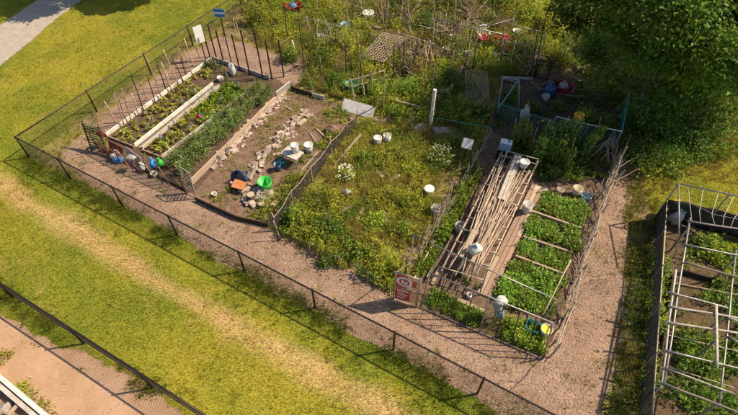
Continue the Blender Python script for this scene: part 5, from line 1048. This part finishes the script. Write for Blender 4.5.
for i in range(9):
    t = .06+.1*i; a = ck.lerp(kk, t)+UP*HB; b = P(688.5, 221, ZR+.06).lerp(P(790, 237, ZR+.06), max(.0, min(.95, t*.95+random.uniform(-.03, .02)))); m = MB(); m.tube([a, a.lerp(b, .55)+Vector((random.uniform(-.1, .1), 0, -.18)), b], .010, 5); m.build('tied_stick', 'string', cf, True)
m = MB(); m.tube([ck+UP*1.35-AX*.1, ck.lerp(kk, .3)-AX*.5+UP*1.25, kk+UP*1.3-AX*.4], .008, 4); m.build('mid_string', 'string', cf)
sack(P(676, 217, .3), .22, .2, .32, 'sack_white', 'white sack in the back corner behind the black cloth', seed=31); sack(P(680, 211, .5), .17, .15, .24, 'pale_blue', 'pale blue bag on top of the corner sacks', seed=32); sack(P(674, 205, .55), .18, .15, .22, 'yellow_plastic', 'yellow bag at the top of the corner sacks', seed=33, knot=False)
brush_pile((694, 236), 12, .9, 'bundle of dry sticks in the corner of the pole framed plot', 11, .8, .3)
board(P(683, 272, .1), P(770, 296, .1), .06, .24, 'dark_timber', 'dark bed board across the far end of the right edge plot', 'board', 'board'); board(P(672, 276, .1), P(657, 380, .1), .05, .2, 'dark_timber', 'dark bed board running beside the long left poles', 'board', 'board')
rawobj('frame_crops', join_arr([weeds(PP([(690, 238), (790, 255), (780, 300), (684, 268)]), 100, .1, .6, ['mid', 'yel', 'bright'], .11, 10, thr=.44), weeds(PP([(676, 280), (780, 306), (770, 430), (660, 400)]), 90, .08, .5, ['mid', 'deep', 'bright'], .11, 10, thr=.46, nk=2), weeds(PP([(648, 250), (668, 262), (652, 400), (640, 412)]), 150, .06, .5, ['mid', 'yel', 'deep'], .09, 9, thr=.3, nk=4), weeds(PP([(634, 225), (650, 225), (642, 330), (630, 425), (606, 430), (622, 330)]), 70, .04, .2, ['mid', 'yel', 'deep'], .07, 8, thr=.42, nk=1)]), LEAF, 'vegetables and weeds growing under the pole frame', 'vegetables', 'stuff')
for i, (px, rx, h, col, lab) in enumerate([((708, 250), .5, .6, 'yel', 'leafy bush below the black cloth at the back'), ((722, 290), .4, .5, 'mid', 'leafy bush between the first two cross poles'), ((700, 340), .5, .5, 'mid', 'leafy bush in the middle of the pole frame'), ((703, 372), .55, .5, 'bright', 'bright leafy bush near the front of the pole frame'), ((693, 402), .45, .4, 'mid', 'leafy bush under the nearest cross pole'), ((655, 325), .3, .6, 'yel', 'weed bush between the cloth and the left poles')]): shrub(px, rx, h, lab, col, 420, .10, 110+i)
chain_link('weathered wire fence at the near end of the pole framed plot', P(632, 424), P(760, 452), .75, [0, 1.6, 3.1], 'wire_fence', 'fence', 'galv_wire', .07)

# ================================================================== lower left corner: white frame and rubble
cb = thing('white_bed_frame', 'white board frame of a bed in the lower left corner', 'bed frame', P(10, 392)); a, b = P(-40, 352, .15), P(40, 420, .15)
for k in range(2): board(a+Vector((.13, .09, 0))*k+UP*.02*k, b+Vector((.13, .09, 0))*k+UP*.02*k, .11, .26, 'white_paint' if k else 'weathered_white', name='side_board', parent=cb)
board(P(-60, 372, .10), P(30, 428, .10), .07, .1, 'timber', name='inner_rail', parent=cb); board(P(8, 415, .2), P(24, 398, .2), .1, .04, 'timber', name='cross_board', parent=cb)
for i in range(16):
    rg = random.Random(500+i); p = P(rg.uniform(-25, 20), rg.uniform(390, 425)); m = MB(); m.blob(p+UP*.06, .15*rg.uniform(.7, 1.3), .12*rg.uniform(.7, 1.2), .10, i+3, .35, 9, 6, rg.uniform(0, 3)); tag(m.build('rubble_stone', 'stone', smooth=True, origin=p), 'grey lump of rubble inside the white bed frame', 'stone', 'rubble in the white bed frame')
for i, (px, rx, h, lab) in enumerate([((33, 400), .3, .25, 'small weed beside the white bed frame'), ((47, 410), .35, .3, 'weed clump near the bottom edge right of the white frame'), ((22, 388), .2, .2, 'tiny weed touching the white frame'), ((4, 358), .3, .2, 'low weed patch on the dirt at the left edge')]): shrub(px, rx, h, lab, 'yel', 160, .07, 140+i, cat='weed', name='weed', stems=3)

# ================================================================== trees
def tree(name, base, H, R, label, col, n, seed, L=.17, trunk_r=.22, zc=.62, flat=.75, nclump=150, v=.3, shift=(0, 0), ry=1.0):
    b = Vector(base); root = thing(name, label, 'tree', b); rg = random.Random(seed); nr = np.random.default_rng(seed); C0 = Vector((b.x+shift[0], b.y+shift[1], H*zc))
    m = MB(); m.tube([b-UP*.2, b+UP*.15, b+Vector((.08, .05, H*.25)), b.lerp(C0, .75)+Vector((0, 0, 0)), C0+UP*H*.18], [trunk_r*1.5, trunk_r*1.1, trunk_r*.85, trunk_r*.6, trunk_r*.2], 10); m.build('trunk', 'bark', root, True)
    d = unit(nr.normal(size=(nclump, 3))); d[:, 2] = d[:, 2]*.9+.12; rad = nr.uniform(.45, 1.0, nclump)**.7*nr.uniform(.85, 1.12, nclump)
    cen = np.array(C0)+d*rad[:, None]*np.array([R, R*ry, H*(1-zc)*1.0*flat/.75]); cen[:, 2] = np.clip(cen[:, 2], H*.2, H*1.02)
    m = MB()
    for i in range(16):
        e = Vector(cen[i*nclump//16]); s = b.lerp(C0, rg.uniform(.35, .95)); mid = s.lerp(e, .5)+Vector((0, 0, .35)); m.tube([s, mid, e], [trunk_r*.38, trunk_r*.22, .02], 6)
    m.build('limbs', 'bark', root, True)
    ci = nr.integers(0, nclump, n); cr = nr.uniform(.22, .62, nclump)*R/5.2*1.5; off = nr.normal(size=(n, 3))*np.array([1, 1, .55])*.62
    pts = cen[ci]+off*cr[ci][:, None]; pts[:, 2] = np.maximum(pts[:, 2], .5)
    ck = vary(col, nclump, v, nr); Cc = np.clip(ck[ci]*nr.uniform(.7, 1.35, (n, 1)), 0, 1); arr = leaf_arrays(pts, L, .55, Cc, .55, unit(off), .35, nr)
    rawobj('crown', arr, LEAF, parent=root, origin=tuple(b)); return root
BIG = Vector((11.5, 16.8, 0))
tree('broadleaf_tree', BIG, 8.2, 4.6, 'big dark green broadleaf tree filling the upper right corner', (.13, .205, .024), 125000, 5, .14, .28, nclump=200, zc=.56, ry=.76, v=.42)
tree('broadleaf_tree', (18.6, 21.0, 0), 7.5, 3.6, 'second broadleaf tree behind the big one at the right edge', (.09, .14, .018), 42000, 6, .19, .25, nclump=120)
tree('broadleaf_tree', P(108, -5), 6.0, 1.9, 'lawn tree above the upper left path', (.06, .10, .014), 22000, 7, .17, .2, nclump=90)
tree('broadleaf_tree', P(172, -4), 5.0, 1.4, 'lawn tree by the paved path beyond the corner', (.06, .10, .014), 20000, 8, .17, .2, nclump=80)
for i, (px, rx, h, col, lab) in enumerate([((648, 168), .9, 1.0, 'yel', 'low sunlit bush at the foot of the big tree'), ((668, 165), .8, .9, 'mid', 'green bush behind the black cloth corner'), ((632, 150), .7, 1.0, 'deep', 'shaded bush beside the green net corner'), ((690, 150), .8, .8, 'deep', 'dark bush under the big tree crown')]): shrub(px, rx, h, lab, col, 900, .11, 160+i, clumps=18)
for i in range(54):
    rg = random.Random(700+i); px = (rg.uniform(300, 500), rg.uniform(18, 104)); p = P(*px); h = rg.uniform(.8, 2.0)
    pole(p-UP*.05, p+Vector((rg.gauss(0, .16), rg.gauss(0, .16), h)), rg.uniform(.012, .02), rg.choice(['branch', 'bamboo', 'dark_timber', 'grey_timber']), 'thin cane sticking up in the untidy back plots', 'stake', 'garden_cane', 'thin canes in the untidy back plots', wob=.03)
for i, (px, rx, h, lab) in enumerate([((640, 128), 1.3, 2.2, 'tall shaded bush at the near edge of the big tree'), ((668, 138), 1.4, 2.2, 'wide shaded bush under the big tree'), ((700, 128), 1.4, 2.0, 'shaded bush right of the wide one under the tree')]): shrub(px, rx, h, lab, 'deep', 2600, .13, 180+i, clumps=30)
SH = PP([(548, 60), (565, 30), (600, 20), (760, 20), (800, 140), (690, 170), (640, 165), (632, 128), (624, 98), (575, 72)])
X, Y = scatter(SH, 34); k = fbm(X, Y, 1.1, 2) > .36; X, Y = X[k], Y[k]
rawobj('tree_grass', tuft_arr((X, Y), .12+.16*RNG.random(len(X)), vary((.20, .20, .04), len(X), .3), bl=14, rad=.12), MATS['grassblade'], 'rough grass on the ground under and around the big tree', 'grass', 'stuff')
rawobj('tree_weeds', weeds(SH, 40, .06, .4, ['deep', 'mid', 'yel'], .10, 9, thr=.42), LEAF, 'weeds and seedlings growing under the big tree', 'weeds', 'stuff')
# litter and weeds on the woodchip paths
X, Y = scatter(WP['chip'], 26); k = inview(X, Y); X, Y = X[k], Y[k]; n = len(X)
C = np.where(RNG.random((n, 1)) < .4, np.array([[.40, .32, .14]]), np.where(RNG.random((n, 1)) < .5, np.array([[.10, .06, .04]]), np.array([[.20, .14, .06]])))*RNG.uniform(.7, 1.2, (n, 1))
rawobj('path_litter', chips(X, Y, C, .010, .015, .042), MATS['chipmat'], 'dead leaves and straw scattered on the woodchip paths', 'litter', 'stuff')
X, Y = scatter(WP['chip'], 30); e = edist(X, Y, WP['chip'], True); k = (fbm(X, Y, .6, 3) > .52+e*.12) & inview(X, Y); X, Y = X[k], Y[k]
rawobj('path_weeds', tuft_arr((X, Y), .05+.07*RNG.random(len(X)), vary((.24, .27, .04), len(X), .3), bl=9, rad=.07), MATS['grassblade'], 'small grass weeds creeping over the edges of the woodchip paths', 'weeds', 'stuff')
# pole trellises in the untidy plots
def pole_trellis(a, b, h, label, n=5, seed=0):
    A, B = P(*a), P(*b); d = (B-A).normalized(); nn = Vector((-d.y, d.x, 0)); rt = thing('pole_trellis', label, 'trellis', A.lerp(B, .5)); rg = random.Random(seed)
    for i in range(n):
        p = A.lerp(B, i/(n-1)); t = p+UP*h+d*rg.uniform(-.08, .08)
        for s in (-1, 1): pole(p+nn*s*rg.uniform(.3, .45)-UP*.05, t+nn*s*-.05+UP*rg.uniform(.03, .2), rg.uniform(.018, .027), ('branch', 'bamboo', 'grey_timber', 'bark')[(i+(s > 0)) % 4], name='pole', parent=rt, wob=.03)
    pole(A+UP*(h+.02)-d*.2, B+UP*(h+.05)+d*.2, .022, 'branch', name='ridge_pole', parent=rt, wob=.03)
    pole(A+UP*.5+nn*.22, B+UP*.55+nn*.22, .016, 'bamboo', name='side_pole', parent=rt, wob=.03)
pole_trellis((398, 64), (428, 74), 1.5, 'leaning pole trellis right of the wooden lattice', 6, 1)
pole_trellis((436, 44), (470, 54), 1.5, 'pole trellis standing left of the white chair', 6, 2)
pole_trellis((352, 100), (380, 92), 1.0, 'low pole trellis above the white panel', 4, 3)
pole_trellis((310, 44), (338, 52), 1.3, 'pole trellis left of the feathery yellow green bush', 4, 4)
pole_trellis((500, 66), (528, 70), 1.2, 'pole trellis in front of the dark green bush', 4, 5)
# clutter along the low netting at the front of plot 1
for i, (px, h) in enumerate([((112, 160), .9), ((130, 169), 1.0), ((137, 172), .8), ((150, 178), 1.05), ((158, 182), .85), ((170, 187), 1.1), ((178, 190), .9)]):
    p = P(*px); pole(p-UP*.06+AX*.04, p+UP*h+BX*random.uniform(-.12, .12)+AX*random.uniform(-.1, .1), .017, ('dark_timber', 'bamboo', 'brown_timber')[i % 3], 'short stake along the low netting at the front of the beds', 'stake', 'garden_stake', 'stakes along the low netting', wob=.02)
m = MB(); q = [P(108, 140, .7), P(123, 148, .62), P(122, 160, .05), P(110, 155, .05)]; m.plate(*q, .012); tag(m.build('draped_sheet', 'net_red', origin=q[3]), 'faded dark red sheet draped behind the low netting', 'sheet')
sack(P(131, 158, .62), .2, .1, .12, 'tarp_grey', 'grey rolled tarp on top of the low netting', 'tarp', 'rolled_tarp', 41, False)
sack(P(142, 168, .14), .17, .14, .16, 'sack_white', 'white bag on the ground between the grey sheet and blue bag', seed=42)
sack(P(199, 117, .14), .09, .07, .1, 'red_plastic', 'small red bag on the edging of the second bed', seed=43, knot=False)
